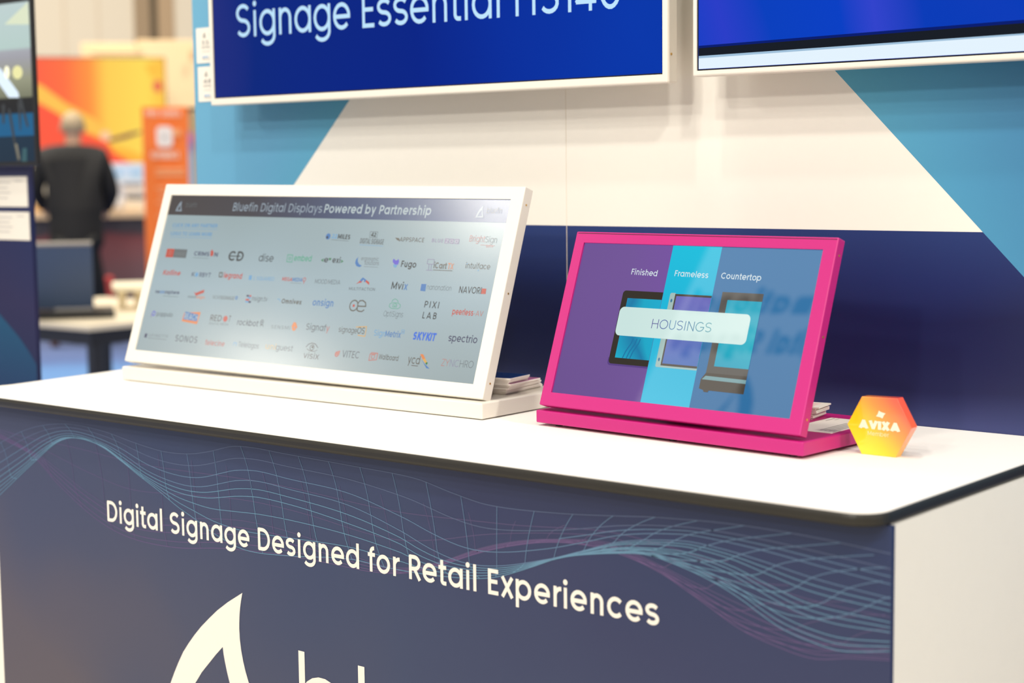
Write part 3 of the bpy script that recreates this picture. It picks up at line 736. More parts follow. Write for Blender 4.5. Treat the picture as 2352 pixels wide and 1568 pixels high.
logo(('p', [(0.6677,0.2178),(0.6697,0.2204),(0.6750,0.2172),(0.6782,0.2174),(0.6818,0.2203),(0.6843,0.2150),(0.6827,0.2091),(0.6750,0.2093),(0.6689,0.2137)], C_PU), ('p', [(0.6706,0.2095),(0.6818,0.2086),(0.6799,0.2035),(0.6744,0.2038)], C_LB), ('t', 'Fugo', (0.6903,0.2052), (0.7282,0.2049), 14, C_DK, 0.125))
logo(('l', [(0.7537,0.2133),(0.7534,0.2220),(0.7693,0.2221),(0.7696,0.2130),(0.7537,0.2133)], 1.2, C_LP), ('l', [(0.7589,0.2135),(0.7599,0.2019)], 1.2, C_LP), ('l', [(0.7643,0.2132),(0.7662,0.2022)], 1.2, C_LP), ('l', [(0.7548,0.2014),(0.7706,0.2015)], 1.2, C_LP), ('t', 'iCart', (0.7714,0.2057), (0.8026,0.2052), 13, C_BRN, 0.13), ('t', 'TX', (0.8041,0.2052), (0.8182,0.2049), 13, C_OR, 0.10), ('l', [(0.7714,0.2024),(0.8178,0.2025)], 1.4, C_BRN))
logo(('t', 'intuiface', (0.8466,0.2084), (0.9037,0.2081), 12, C_BRN, 0.085), ('d', (0.8490,0.2166), 1.5, C_LB), ('d', (0.8773,0.2055), 1.5, C_LB))
# third row
logo(('t', 'Kolline', (0.0306,0.1642), (0.0857,0.1645), 12, C_RED, 0.13, 0.15))
logo(('t', 'K', (0.1212,0.1640), (0.1305,0.1644), 10.5, C_NV, 0.09), ('d', (0.1357,0.1688), 5.4, C_LB), ('t', 'RBYT', (0.1446,0.1644), (0.1798,0.1645), 10.5, C_NV, 0.09))
logo(('l', [(0.2047,0.1668),(0.2038,0.1756),(0.2123,0.1755),(0.2132,0.1668),(0.2047,0.1668)], 2.6, C_BRN), ('t', 'legrand', (0.2183,0.1651), (0.2719,0.1650), 13, C_RED, 0.125))
logo(('p', [(0.2926,0.1641),(0.2921,0.1735),(0.3003,0.1735),(0.3008,0.1640)], C_LB), ('t', 'L SQUARED', (0.3071,0.1642), (0.3655,0.1649), 8.5, C_LB, 0.085))
logo(('t', 'MEGA', (0.3879,0.1662), (0.4159,0.1661), 8.5, C_RED, 0.12), ('t', 'MEDIA', (0.4165,0.1661), (0.4441,0.1664), 8.5, C_BL, 0.12), ('o', (0.4487,0.1710), 4, 1.5, C_RED), ('l', [(0.4492,0.1675),(0.4495,0.1622)], 1.5, C_RED), ('l', [(0.4133,0.1628),(0.4422,0.1628)], 0.8, C_LG))
logo(('t', 'MOOD:MEDIA', (0.4786,0.1644), (0.5461,0.1651), 10, [C_GR, C_GR, C_GR, C_GR, C_RED, C_GR], 0.07))
logo(('p', [(0.5876,0.1677),(0.5949,0.1740),(0.6018,0.1815),(0.6095,0.1780),(0.6033,0.1761),(0.6002,0.1712),(0.5948,0.1705)], C_RED), ('p', [(0.6018,0.1815),(0.6205,0.1729),(0.6215,0.1675),(0.6110,0.1730),(0.6057,0.1757)], C_RED), ('p', [(0.6018,0.1815),(0.6121,0.1768),(0.6089,0.1724),(0.6026,0.1747),(0.5975,0.1728),(0.5968,0.1771)], C_BL), ('d', (0.6047,0.1752), 2, C_WT), ('t', 'MULTITACTION', (0.5724,0.1555), (0.6390,0.1568), 6.5, C_GR, 0.09))
logo(('t', 'Mvix', (0.6789,0.1620), (0.7185,0.1621), 16, [C_DK, C_DK, C_DK, C_BL], 0.105))
logo(('p', [(0.7505,0.1623),(0.7500,0.1759),(0.7621,0.1760),(0.7634,0.1617)], C_BL), ('l', [(0.7505,0.1623),(0.7500,0.1759),(0.7621,0.1760)], 1.2, C_WT), ('t', 'nanonation', (0.7662,0.1651), (0.8240,0.1652), 11, C_GR, 0.055))
logo(('t', 'NAVORI', (0.8432,0.1625), (0.8943,0.1628), 14, C_DK, 0.10), ('p', [(0.8948,0.1629),(0.8947,0.1729),(0.9047,0.1729),(0.9053,0.1629)], C_RED), ('l', [(0.8969,0.1642),(0.9035,0.1641)], 1, C_SAL))
# fourth row
logo(('t', 'nexmosphere', (0.0208,0.1240), (0.0965,0.1247), 8.5, [C_NV, C_NV, C_BL, C_BL, C_NV], 0.12), ('l', [(0.0475,0.1192),(0.0955,0.1196)], 0.9, C_GR))
logo(('p', [(0.1398,0.1328),(0.1461,0.1298),(0.1519,0.1324),(0.1699,0.1383),(0.1701,0.1319),(0.1575,0.1276),(0.1481,0.1239)], C_RED), ('t', 'novisign', (0.1257,0.1187), (0.1756,0.1193), 6.5, [C_GR] * 4 + [C_OR] * 4, 0.10))
logo(('t', 'NOWSIGNAGE', (0.2003,0.1204), (0.2644,0.1208), 8.5, [C_LG] * 3 + [C_BRN] * 7, 0.08), ('o', (0.2698,0.1258), 3.2, 2, C_BL))
logo(('p', [(0.2972,0.1296),(0.2974,0.1332),(0.3049,0.1333),(0.3048,0.1296)], C_NV), ('p', [(0.3061,0.1297),(0.3062,0.1332),(0.3113,0.1330),(0.3112,0.1294)], C_RED), ('p', [(0.3023,0.1257),(0.3024,0.1294),(0.3112,0.1294),(0.3111,0.1258)], C_LB), ('p', [(0.2973,0.1216),(0.2974,0.1251),(0.3075,0.1252),(0.3074,0.1216)], C_RED), ('p', [(0.2973,0.1176),(0.2974,0.1211),(0.3063,0.1211),(0.3062,0.1175)], C_LB), ('p', [(0.3068,0.1175),(0.3068,0.1211),(0.3138,0.1211),(0.3138,0.1174)], C_NV),
     ('t', 'nsign.tv', (0.3154,0.1221), (0.3591,0.1223), 11, C_GR, 0.085))
logo(('l', [(0.3865,0.1290),(0.3934,0.1284),(0.3967,0.1238)], 1.6, C_LB), ('t', 'Omnivex', (0.4000,0.1210), (0.4549,0.1211), 10.5, C_BRN, 0.13))
logo(('t', 'onsign', (0.4852,0.1209), (0.5399,0.1214), 15, C_BL, 0.11))
logo(('o', (0.5939,0.1263), 11.5, 2.6, C_BRN), ('l', [(0.6032,0.1332),(0.6048,0.1180),(0.6093,0.1161),(0.6173,0.1157),(0.6229,0.1194)], 2.6, C_BRN), ('l', [(0.6043,0.1256),(0.6249,0.1261),(0.6223,0.1333),(0.6145,0.1371),(0.6069,0.1362),(0.6034,0.1306)], 2.6, C_BRN), ('p', [(0.5913,0.1237),(0.5911,0.1283),(0.5962,0.1284),(0.5965,0.1237)], C_RED))
logo(('l', [(0.6895,0.1258),(0.6838,0.1288),(0.6835,0.1338),(0.6879,0.1357),(0.6885,0.1412),(0.6942,0.1443),(0.7015,0.1414),(0.7039,0.1365),(0.7102,0.1335),(0.7105,0.1285),(0.7058,0.1258),(0.6895,0.1258)], 1.1, C_GN), ('l', [(0.6920,0.1288),(0.6914,0.1367),(0.7012,0.1368),(0.7017,0.1289),(0.6920,0.1288)], 1.0, C_GN), ('o', (0.6968,0.1328), 3, 1, C_GN), ('t', 'OptiSigns', (0.6738,0.1100), (0.7220,0.1101), 12, C_GR, 0.055))
logo(('t', 'PIXI', (0.7689,0.1316), (0.8030,0.1314), 14, C_DK, 0.10, 0, .14), ('t', 'LAB', (0.7697,0.1112), (0.8027,0.1110), 14, C_DK, 0.10, 0, .2))
logo(('t', 'peerless', (0.8380,0.1222), (0.8862,0.1221), 13, C_RED, 0.12), ('t', '-AV', (0.8871,0.1225), (0.9091,0.1224), 11, C_SAL, 0.08))
# fifth row
logo(('o', (0.0310,0.0807), 5, 2.4, C_PU), ('l', [(0.0243,0.0799),(0.0251,0.0715)], 2.2, C_LP), ('t', 'poppulo', (0.0411,0.0758), (0.0913,0.0761), 10.5, C_GR, 0.10))
logo(('p', [(0.1229,0.0691),(0.1254,0.0877),(0.1744,0.0912),(0.1710,0.0654)], C_OR), ('p', [(0.1262,0.0734),(0.1274,0.0897),(0.1688,0.0859),(0.1684,0.0712)], C_BL), ('t', 'REACH', (0.1285,0.0745), (0.1698,0.0731), 14, C_WT, 0.12))
logo(('t', 'RED', (0.2074,0.0752), (0.2405,0.0753), 14, C_BRN, 0.09), ('d', (0.2515,0.0813), 7, C_RED), ('t', 'T', (0.2610,0.0759), (0.2674,0.0759), 14, C_BRN, 0.09), ('t', 'DIGITAL MEDIA', (0.2068,0.0670), (0.2649,0.0677), 6, C_LG, 0.08))
logo(('t', 'rockbot', (0.2888,0.0709), (0.3492,0.0709), 13.5, C_GR, 0.095), ('o', (0.3579,0.0807), 5, 1.5, C_GR), ('d', (0.3579,0.0807), 2, C_GR), ('l', [(0.3559,0.0713),(0.3560,0.0748),(0.3622,0.0748),(0.3645,0.0713)], 1.4, C_GR))
logo(('t', 'SENSMI', (0.3866,0.0696), (0.4387,0.0700), 8, C_LG, 0.07, 0, .12), ('d', (0.4500,0.0742), 6.5, C_OR), ('p', [(0.4418,0.0755),(0.4453,0.0857),(0.4522,0.0847),(0.4588,0.0747)], C_OR), ('d', (0.4509,0.0751), 2, C_TX))
logo(('t', 'Signafy', (0.4820,0.0726), (0.5439,0.0726), 14.5, [C_GR] * 6 + [C_SAL], 0.09))
logo(('t', 'signage', (0.5689,0.0736), (0.6166,0.0732), 12, C_BRN, 0.075), ('t', 'OS', (0.6169,0.0732), (0.6356,0.0732), 14.5, C_BRN, 0.085), ('l', [(0.6114,0.0855),(0.6381,0.0879),(0.6390,0.0691),(0.6202,0.0704)], 1.8, C_YE))
logo(('t', 'Sign', (0.6603,0.0720), (0.6889,0.0718), 13, C_LB, 0.09), ('t', 'Metrix', (0.6889,0.0718), (0.7267,0.0720), 13, [C_BL], 0.10), ('l', [(0.7276,0.0804),(0.7269,0.0869),(0.7333,0.0869),(0.7340,0.0804),(0.7276,0.0804)], 1, C_LB), ('l', [(0.7284,0.0833),(0.7326,0.0833)], 1, C_BL))
logo(('t', 'SKYKIT', (0.7570,0.0704), (0.8119,0.0710), 17, C_SKY, 0.17, 0.12))
logo(('t', 'spectrio', (0.8417,0.0730), (0.9079,0.0732), 15, C_NV, 0.10))
# sixth row
logo(('p', [(0.0185,0.0284),(0.0191,0.0369),(0.0261,0.0368),(0.0257,0.0280)], C_NV), ('t', 'SPINETIX', (0.0311,0.0306), (0.0928,0.0321), 7, C_LG, 0.07, 0, .1), ('l', [(0.0293,0.0277),(0.0901,0.0278)], 1, C_LG))
logo(('t', 'SONOS', (0.1165,0.0263), (0.1834,0.0265), 15.5, C_GR, 0.10, 0, .08))
logo(('t', '`telecine', (0.2078,0.0245), (0.2667,0.0248), 12.5, C_SAL, 0.10))
logo(('l', [(0.2914,0.0295),(0.2920,0.0353),(0.3001,0.0341),(0.2988,0.0282)], 1.6, C_LB), ('t', 'Telelogos', (0.3054,0.0273), (0.3644,0.0268), 12, C_LG, 0.075))
logo(('t', 'uni', (0.3837,0.0281), (0.4118,0.0279), 13, emit(196, 172, 130), 0.09), ('t', 'guest', (0.4125,0.0279), (0.4595,0.0277), 13, C_LG, 0.075))
logo(('l', [(0.4928,0.0389),(0.4981,0.0448),(0.5065,0.0479),(0.5163,0.0465),(0.5254,0.0394)], 1.4, C_BRN), ('l', [(0.4961,0.0357),(0.5066,0.0321),(0.5172,0.0320),(0.5244,0.0350)], 1.0, C_BRN), ('o', (0.5092,0.0391), 6, 1.4, C_BRN), ('d', (0.5101,0.0401), 2.4, C_BRN), ('t', 'visix', (0.4917,0.0174), (0.5326,0.0172), 13.5, C_BRN, 0.065))
logo(('o', (0.5774,0.0310), 5, 1.8, C_RED), ('p', [(0.5716,0.0315),(0.5791,0.0371),(0.5844,0.0383),(0.5835,0.0298),(0.5759,0.0284)], C_SAL), ('t', 'VITEC', (0.5914,0.0261), (0.6351,0.0264), 15, C_GR, 0.085))
logo(('l', [(0.6626,0.0386),(0.6651,0.0396),(0.6800,0.0395),(0.6801,0.0274),(0.6616,0.0248),(0.6615,0.0369),(0.6761,0.0375)], 2.0, C_SAL), ('o', (0.6699,0.0325), 4.5, 1.8, C_SAL), ('t', 'Wallboard', (0.6846,0.0289), (0.7328,0.0287), 11, C_BRN, 0.09))
logo(('t', 'ycd', (0.7569,0.0264), (0.7854,0.0260), 17, C_BRN, 0.085), ('l', [(0.7673,0.0231),(0.7836,0.0230)], 1.4, C_BRN), ('p', [(0.7828,0.0453),(0.7901,0.0454),(0.7968,0.0381),(0.7912,0.0357)], C_OR), ('p', [(0.7912,0.0357),(0.7968,0.0381),(0.8026,0.0321),(0.7991,0.0294)], C_YE), ('p', [(0.7991,0.0294),(0.8026,0.0321),(0.8052,0.0303),(0.8031,0.0265)], C_DG), ('p', [(0.7878,0.0367),(0.7972,0.0289),(0.8120,0.0203),(0.8042,0.0205)], C_BL))
logo(('t', 'ZYNCHRO', (0.8369,0.0274), (0.9104,0.0285), 14.5, [C_SAL, C_SAL, C_LP, C_LP, C_GR, C_GR, C_GR], 0.05))

# ---- magenta display
FK = (Vector((-1.73523,2.18604,1.07745)),Vector((0.99792,-0.06450,-0.00037)),Vector((0.02157,0.32844,0.94428)),Vector((-0.06079,-0.94232,0.32915)))
pd = thing('tilted_display', (-1.5, 2.28, HC), 'small magenta display on tilted stand showing a housings menu', 'display')
o0 = ((-0.0243,0.2807), (0.4973,0.2823), (0.5010,-0.0222), (-0.0199,-0.0240))
PO = ((o0[0][0] + o0[3][0]) / 2, (o0[2][1] + o0[3][1]) / 2, (o0[1][0] + o0[2][0]) / 2, (o0[0][1] + o0[1][1]) / 2)
i0 = ((-0.0029,0.2621), (0.4741,0.2621), (0.4770,-0.0000), (0.0000,-0.0000))
PI_ = ((i0[0][0] + i0[3][0]) / 2, (i0[2][1] + i0[3][1]) / 2, (i0[1][0] + i0[2][0]) / 2, (i0[0][1] + i0[1][1]) / 2)
tilted_display(pd, FK, M_PINK, PO, PI_, 0.019, (-1.7656, 2.1779, 0), (-1.2329, 2.1438, 0), 1.0256, 1.0470, 0.275, (0.085, 0.5, 0.915), 0.005, M_DARK)
u0, v0, u1, v1 = PI_
# thin joint between the front plate and the housing rim along the top
jt = Art().ribbon([(PO[0] + 0.004, PO[3] - 0.0032), (PO[2] - 0.002, PO[3] - 0.0032)], 0.0011, mat('joint_dark', (70, 8, 40), 0.6), 1)
jt.build('joint', (FK[0], FK[1], FK[2], FK[3]), pd, base=0.003)
def pe(r, g, b): return glow((r, g, b), 1.0, 0.02)
V_PUR = ramp_glow('menu_purple', [(0, (104, 76, 142)), (0.5, (110, 80, 150)), (1, (118, 76, 164))], (1, 0, 0.3), -1.4, -1.05, rough=0.02, wobble=0.4, wscale=6)
V_CYA = ramp_glow('menu_cyan', [(0, (52, 190, 222)), (0.5, (0, 178, 214)), (1, (0, 190, 220))], (0.3, 0, 1), 0.6, 0.9, rough=0.02, wobble=0.3, wscale=6)
V_BLU = ramp_glow('menu_blue', [(0, (46, 110, 160)), (1, (52, 116, 166))], (0, 0, 1), 1.05, 1.3, rough=0.02, wobble=0.3, wscale=6)
c1 = ((0.1870,0.2608)[0] + (0.1905,0.0001)[0]) / 2
c2 = ((0.2847,0.2610)[0] + (0.2883,0.0001)[0]) / 2
psc = Art().rect((u0, v0), (c1, v1), V_PUR, 0).rect((c1, v0), (c2, v1), V_CYA, 0).rect((c2, v0), (u1, v1), V_BLU, 0).build('screen', FK, pd, base=0.0)
tag(psc, 'glossy menu in purple, cyan and blue columns')
P_WT = pe(214, 228, 232); P_PILL = ramp_glow('menu_pill', [(0, (200, 226, 222)), (1, (218, 240, 234))], (1, 0, 0), -1.6, -1.3, rough=0.02)
P_BLK = pe(44, 38, 30); P_DGR = pe(74, 66, 56); P_MID = pe(88, 84, 78); P_SIL = pe(160, 188, 184); P_SL2 = pe(122, 160, 164); P_SH = pe(84, 58, 128)
P_CY1 = ramp_glow('tablet_cyan', [(0, (0, 196, 216)), (0.35, (0, 150, 186)), (0.5, (0, 120, 166)), (0.62, (0, 164, 196)), (1, (0, 172, 210))], (1, 0, 0.5), -1.08, -0.9, rough=0.02, wobble=0.8, wscale=9)
P_PU2 = ramp_glow('tablet_purple', [(0, (58, 116, 172)), (0.5, (84, 112, 184)), (1, (112, 104, 186))], (-0.2, 0, 1), 1.38, 1.55, rough=0.02, wobble=0.4, wscale=9)
P_CY3 = ramp_glow('stand_cyan', [(0, (0, 154, 186)), (0.5, (40, 176, 196)), (1, (36, 160, 190))], (0.2, 0, 1), 0.85, 1.0, rough=0.02, wobble=0.5, wscale=9)
def menu(name, build):
    ar = Art(); build(ar); return ar.build(name, FK, psc)
menu('menu_title', lambda a: a.text('Finished', (0.1135,0.2106), (0.1681,0.2092), 0.0098, P_WT, wt=0.10))
menu('menu_title', lambda a: a.text('Frameless', (0.2034,0.2110), (0.2712,0.2099), 0.0098, P_WT, wt=0.10))
menu('menu_title', lambda a: a.text('Countertop', (0.2965,0.2104), (0.3725,0.2095), 0.0098, P_WT, wt=0.10))
K1 = lambda x0, y1_, x1, y0_: None
tl1 = (0.1036,0.1826); tr1 = (0.1869,0.1832); bl1 = (0.1074,0.0585)
xl1 = (tl1[0] + bl1[0]) / 2; yb1 = (bl1[1] + (0.1878,0.0591)[1]) / 2; yt1 = (tl1[1] + tr1[1]) / 2
sx1 = ((0.1165,0.1701)[0] + (0.1183,0.0691)[0]) / 2; st1 = ((0.1165,0.1701)[1] + (0.1884,0.1703)[1]) / 2; sb1 = ((0.1183,0.0691)[1] + (0.1887,0.0694)[1]) / 2
def tab1(a):
    a.poly(rounded([(xl1 - .002, yb1 - .003), (c1, yb1 - .003), (c1, yb1 + .01), (xl1 - .002, yb1 + .01)], (.006, 0, 0, 0)), P_SH, 1)
    a.poly(rounded([(xl1, yb1), (c1, yb1), (c1, yt1), (xl1, yt1)], (.006, 0, 0, .006)), P_BLK, 2)
    a.rect((sx1, sb1), (c1, st1), P_CY1, 3)
    w = 0.0012
    for dx in (0.016, 0.024, 0.031): a.ribbon([(sx1 + dx, sb1), (sx1 + dx + .004, sb1 + .012), (sx1 + dx + .012, sb1 + .026), (sx1 + dx + .014, sb1 + .034)], 0.0022, pe(0, 112, 160), 4)
menu('menu_picture', tab1)
xl2 = ((0.2024,0.1817)[0] + (0.2045,0.0602)[0]) / 2; xb2 = ((0.2127,0.1822)[0] + (0.2147,0.0652)[0]) / 2
yt2 = ((0.2024,0.1817)[1] + (0.2850,0.1814)[1]) / 2; yb2 = ((0.2045,0.0602)[1] + (0.2869,0.0597)[1]) / 2
s2x = ((0.2157,0.1779)[0] + (0.2179,0.0666)[0]) / 2; s2t = ((0.2157,0.1779)[1] + (0.2855,0.1783)[1]) / 2; s2b = ((0.2179,0.0666)[1] + (0.2858,0.0664)[1]) / 2
def tab2(a):
    a.poly(rounded([(xl2, yb2), (c2, yb2), (c2, yb2 + .02), (xb2 + .001, yb2 + .02), (xb2 + .001, yt2 + .0015), (xl2, yt2 + .0015)], (.003, 0, 0, 0, .002, .003)), P_SIL, 2)
    a.rect((xb2, yb2 + .003), (c2, yt2), P_DGR, 3)
    a.rect((s2x, s2b), (c2, s2t), P_PU2, 4)
    xm = (xl2 + xb2) / 2
    a.disc((xm, yt2 - .0115), .0018, pe(40, 110, 150), 4, ry=.003); a.disc((xm, yb2 + .0125), .0018, pe(40, 110, 150), 4, ry=.003)
menu('menu_picture', tab2)
xl3 = ((0.3043,0.1891)[0] + (0.3062,0.0582)[0]) / 2; xr3 = ((0.3819,0.1887)[0] + (0.3847,0.0291)[0]) / 2
yt3 = ((0.3043,0.1891)[1] + (0.3819,0.1887)[1]) / 2; s3x = ((0.3166,0.1763)[0] + (0.3195,0.0689)[0]) / 2
s3t = ((0.3166,0.1763)[1] + (0.3829,0.1762)[1]) / 2; s3b = ((0.3195,0.0689)[1] + (0.3843,0.0695)[1]) / 2
y3b = (0.3062,0.0580)[1]; yq1 = (0.2979,0.0472); yq2 = (0.2976,0.0314)
def tab3(a):
    a.rect((xl3, y3b), (xr3, yt3), P_MID, 2)
    a.rect((s3x, s3b), (xr3, s3t), P_CY3, 3)
    a.poly([(yq1[0], yq1[1]), (xr3, yq1[1] - .001), (xr3, y3b), (xl3, y3b)], P_DGR, 2)
    a.poly([(yq1[0] + .002, yq1[1]), (xr3, yq1[1] - .001), (xr3, yq1[1] + .005), (yq1[0] + .008, yq1[1] + .006)], P_SL2, 3)
    a.poly([(yq1[0], yq2[1] + .001), (yq1[0] + .008, yq2[1] - .001), (xr3, yq2[1] - .0015), (xr3, yq1[1] - .001), (yq1[0], yq1[1])], P_DGR, 2)
    a.poly([(yq1[0] + .01, yq2[1] - .004), (yq1[0] + .018, yq2[1] - .004), (yq1[0] + .02, yq2[1]), (yq1[0] + .008, yq2[1])], P_DGR, 2)
menu('menu_picture', tab3)
def pill(a):
    x0 = ((0.1058,0.1546)[0] + (0.1082,0.1076)[0]) / 2; x1 = ((0.3680,0.1514)[0] + (0.3693,0.1154)[0]) / 2
    y1_ = ((0.1169,0.1549)[1] + (0.3598,0.1553)[1]) / 2; y0_ = ((0.1180,0.1060)[1] + (0.3631,0.1070)[1]) / 2
    a.poly(rounded([(x0, y0_), (x1, y0_), (x1, y1_), (x0, y1_)], (.009,) * 4), P_PILL, 5)
    a.text('HOUSINGS', (0.1799,0.1222), (0.2986,0.1224), 0.0156, [pe(84, 80, 150), pe(70, 90, 160), pe(60, 120, 170), pe(56, 100, 160), pe(50, 110, 160), pe(50, 120, 160), pe(56, 140, 164), pe(76, 156, 170)], wt=0.055, k=7)
menu('menu_button', pill)

# ================================================================== wall displays
def wall_display(root, outer, inner, yf, thick, m):
    fr = xz(yf)
    f = frame_ring('frame', m, outer, inner, 0.0, -thick, -0.004, root, fr, 0.003)
    box('back_cover', m, outer[0] + 0.02, outer[2] - 0.02, yf + thick, yf + thick + 0.012, outer[1] + 0.02, outer[3] - 0.02, root)
    box('wall_mount', M_DARK, (outer[0] + outer[2]) / 2 - 0.25, (outer[0] + outer[2]) / 2 + 0.25, yf + thick + 0.011, 2.5424, outer[1] + 0.12, outer[3] - 0.12, root)
    return f
YT = 2.449
tvb = ((-2.9017,1.6001)[1] + (-1.6826,1.5967)[1]) / 2
T1O = (((-2.9017,1.6001)[0]), tvb, (-1.6826,1.5967)[0], tvb + 0.70)
sb = ((-2.8899,1.6168)[1] + (-1.6927,1.6100)[1]) / 2
T1I = ((-2.8899,1.6168)[0], sb, (-1.6927,1.6100)[0], tvb + 0.685)
tv = thing('wall_display', (-2.28, 2.49, tvb), 'large white-framed wall display with pale lettering on a deep blue picture', 'display', 'big white-framed wall displays')
wall_display(tv, T1O, T1I, YT, 0.032, M_TVW)
V1 = ramp_glow('blue_picture', [(0, (34, 46, 126)), (0.12, (4, 38, 124)), (0.45, (0, 34, 134)), (0.7, (0, 44, 154)), (1, (0, 54, 170))], (1, 0, 0.12), -2.72, -1.5, rough=0.12, spec=0.05, wobble=0.35, wscale=2.4)
TF = xz(YT)
s1 = Art().rect((T1I[0], T1I[1]), (T1I[2], T1I[3]), V1, 0).build('screen', TF, tv, base=-0.003)
tag(s1, 'deep blue picture with pale lettering')
SX = [(T1I[0], T1I[1]), (T1I[2], T1I[1]), (T1I[2], T1I[3]), (T1I[0], T1I[3])]
ed = Art()
for p, q in zip(SX, SX[1:] + SX[:1]): ed.ribbon([p, q], 0.005, emit(12, 14, 22), 1)
ed.build('screen_edge', TF, tv, base=-0.003)
P_LT = glow((192, 230, 255), 1.0, 0.12, 0.05)
lt = Art().text('Signage Essential HS140', (-2.8108,1.7417), (-1.7839,1.7335), (-2.7277,1.8095)[1] - (-2.7305,1.7392)[1], P_LT, wt=0.083, k=2, track=-0.004)
lt.build('screen_lettering', TF, s1, base=-0.0028, split=True)
for z in (0.05, 0.45):
    tube('screw', M_SCREW, (T1O[2] - 0.0005, YT + 0.012, tvb + z), (T1O[2] + 0.0012, YT + 0.012, tvb + z), 0.0022, tv, 8)

tb2 = ((-1.6300,1.6062)[1] + (-1.0359,1.6065)[1]) / 2
T2O = ((-1.6300,1.6062)[0], tb2, (-1.6300,1.6062)[0] + 1.24, tb2 + 0.70)
sb2 = ((-1.6219,1.6158)[1] + (-1.0361,1.6161)[1]) / 2
T2I = ((-1.6219,1.6158)[0], sb2, T2O[2] - 0.012, tb2 + 0.688)
tv2 = thing('wall_display', (-1.0, 2.49, tb2), 'wall display at upper right showing blue above a black and white band', 'display', 'big white-framed wall displays')
wall_display(tv2, T2O, T2I, YT, 0.034, M_TVW)
V2 = ramp_glow('blue_violet_picture', [(0, (0, 62, 196)), (0.18, (40, 60, 200)), (0.36, (0, 62, 190)), (0.66, (0, 62, 196)), (0.8, (48, 66, 204)), (1, (0, 58, 184))], (1, 0, 0.25), -1.23, -0.78, rough=0.12, spec=0.05, wobble=0.12, wscale=4)
s2 = Art().rect((T2I[0], T2I[1]), (T2I[2], T2I[3]), V2, 0).build('screen', TF, tv2, base=-0.003)
tag(s2, 'bright blue and violet picture above black and white bands')
def seg(pl, pr):   # straight band edge across the screen
    (xa, za), (xb_, zb) = pl, pr
    k = (zb - za) / (xb_ - xa)
    return lambda x: za + k * (x - xa)
e0, e1, e2, e3 = seg((-1.6189,1.6545), (-1.0370,1.6603)), seg((-1.6189,1.6411), (-1.0367,1.6451)), seg((-1.6189,1.6371), (-1.0366,1.6425)), None
xl, xr = T2I[0] + 0.003, T2I[2]
ar = Art()
ar.poly([(xl, e0(xl) + .004), (xr, e0(xr) + .006), (xr, e0(xr)), (xl, e0(xl))], glow((0, 26, 112), 1, 0.12, 0.05), 1)
ar.poly([(xl, e1(xl)), (xr, e1(xr)), (xr, e0(xr)), (xl, e0(xl))], glow((20, 26, 36), 1, 0.12, 0.05), 1)
ar.poly([(xl, e2(xl)), (xr, e2(xr)), (xr, e1(xr)), (xl, e1(xl))], glow((160, 192, 218), 1, 0.12, 0.05), 1)
ar.poly([(xl, T2I[1] + .003), (xr, T2I[1] + .003), (xr, e2(xr)), (xl, e2(xl))], glow((228, 243, 254), 1, 0.12, 0.05), 1)
ar.build('picture_band', TF, s2, base=-0.0028, split=True)
ed = Art()
SX = [(T2I[0], T2I[1]), (T2I[2], T2I[1]), (T2I[2], T2I[3]), (T2I[0], T2I[3])]
for p, q in zip(SX, SX[1:] + SX[:1]): ed.ribbon([p, q], 0.005, emit(10, 12, 20), 1)
ed.build('screen_edge', TF, tv2, base=-0.003)

# spec labels on the wall beside the left display
def spec_label(px, label, size):
    zt, zb = px[1], px[3]
    x0, x1 = px[0], px[2]
    o = tag(prism('spec_label', M_PAPER, [(x0, zb), (x1, zb), (x1, zt), (x0, zt)], 0, 0.0015, None, BW), label, 'label', 'white spec labels beside the wall display')
    a = Art(); w = x1 - x0; h = zt - zb
    X = lambda t: x0 + w * t
    Z = lambda t: zb + h * t
    fin(a, X(.27), Z(.72), h * .15, M_DINK); a.text('bluefin', (X(.40), Z(.77)), (X(.72), Z(.775)), h * .055, M_GREYINK, wt=.08)
    a.text(size, (X(.16), Z(.53)), (X(.60), Z(.535)), h * .11, M_GREYINK, wt=.12)
    a.text('stretched', (X(.16), Z(.415)), (X(.78), Z(.42)), h * .075, M_GREYINK, wt=.10)
    a.ribbon([(X(.17), Z(.325)), (X(.78), Z(.33))], h * .012, M_GREYINK)
    a.rect((X(.17), Z(.15)), (X(.36), Z(.20)), M_BINK); a.text('finished', (X(.17), Z(.085)), (X(.76), Z(.09)), h * .055, M_GREYINK, wt=.09)
    a.build('label_print', (Vector((0, 2.5425 - 0.0015, 0)), Vector((1, 0, 0)), Vector((0, 0, 1)), Vector((0, -1, 0))), o)
a = (-3.0605,1.7812); b = (-3.0495,1.7015)
spec_label(((a[0] + b[0]) / 2, a[1], (a[0] + b[0]) / 2 + 0.115, b[1]), 'upper white spec label on the pale blue wall beside the left wall display', '33.8"')
a = (-3.0561,1.6933); b = (-3.0490,1.6140)
spec_label(((a[0] + b[0]) / 2, a[1], (a[0] + b[0]) / 2 + 0.115, b[1]), 'lower white spec label on the pale blue wall, just under the upper one', '48.1"')

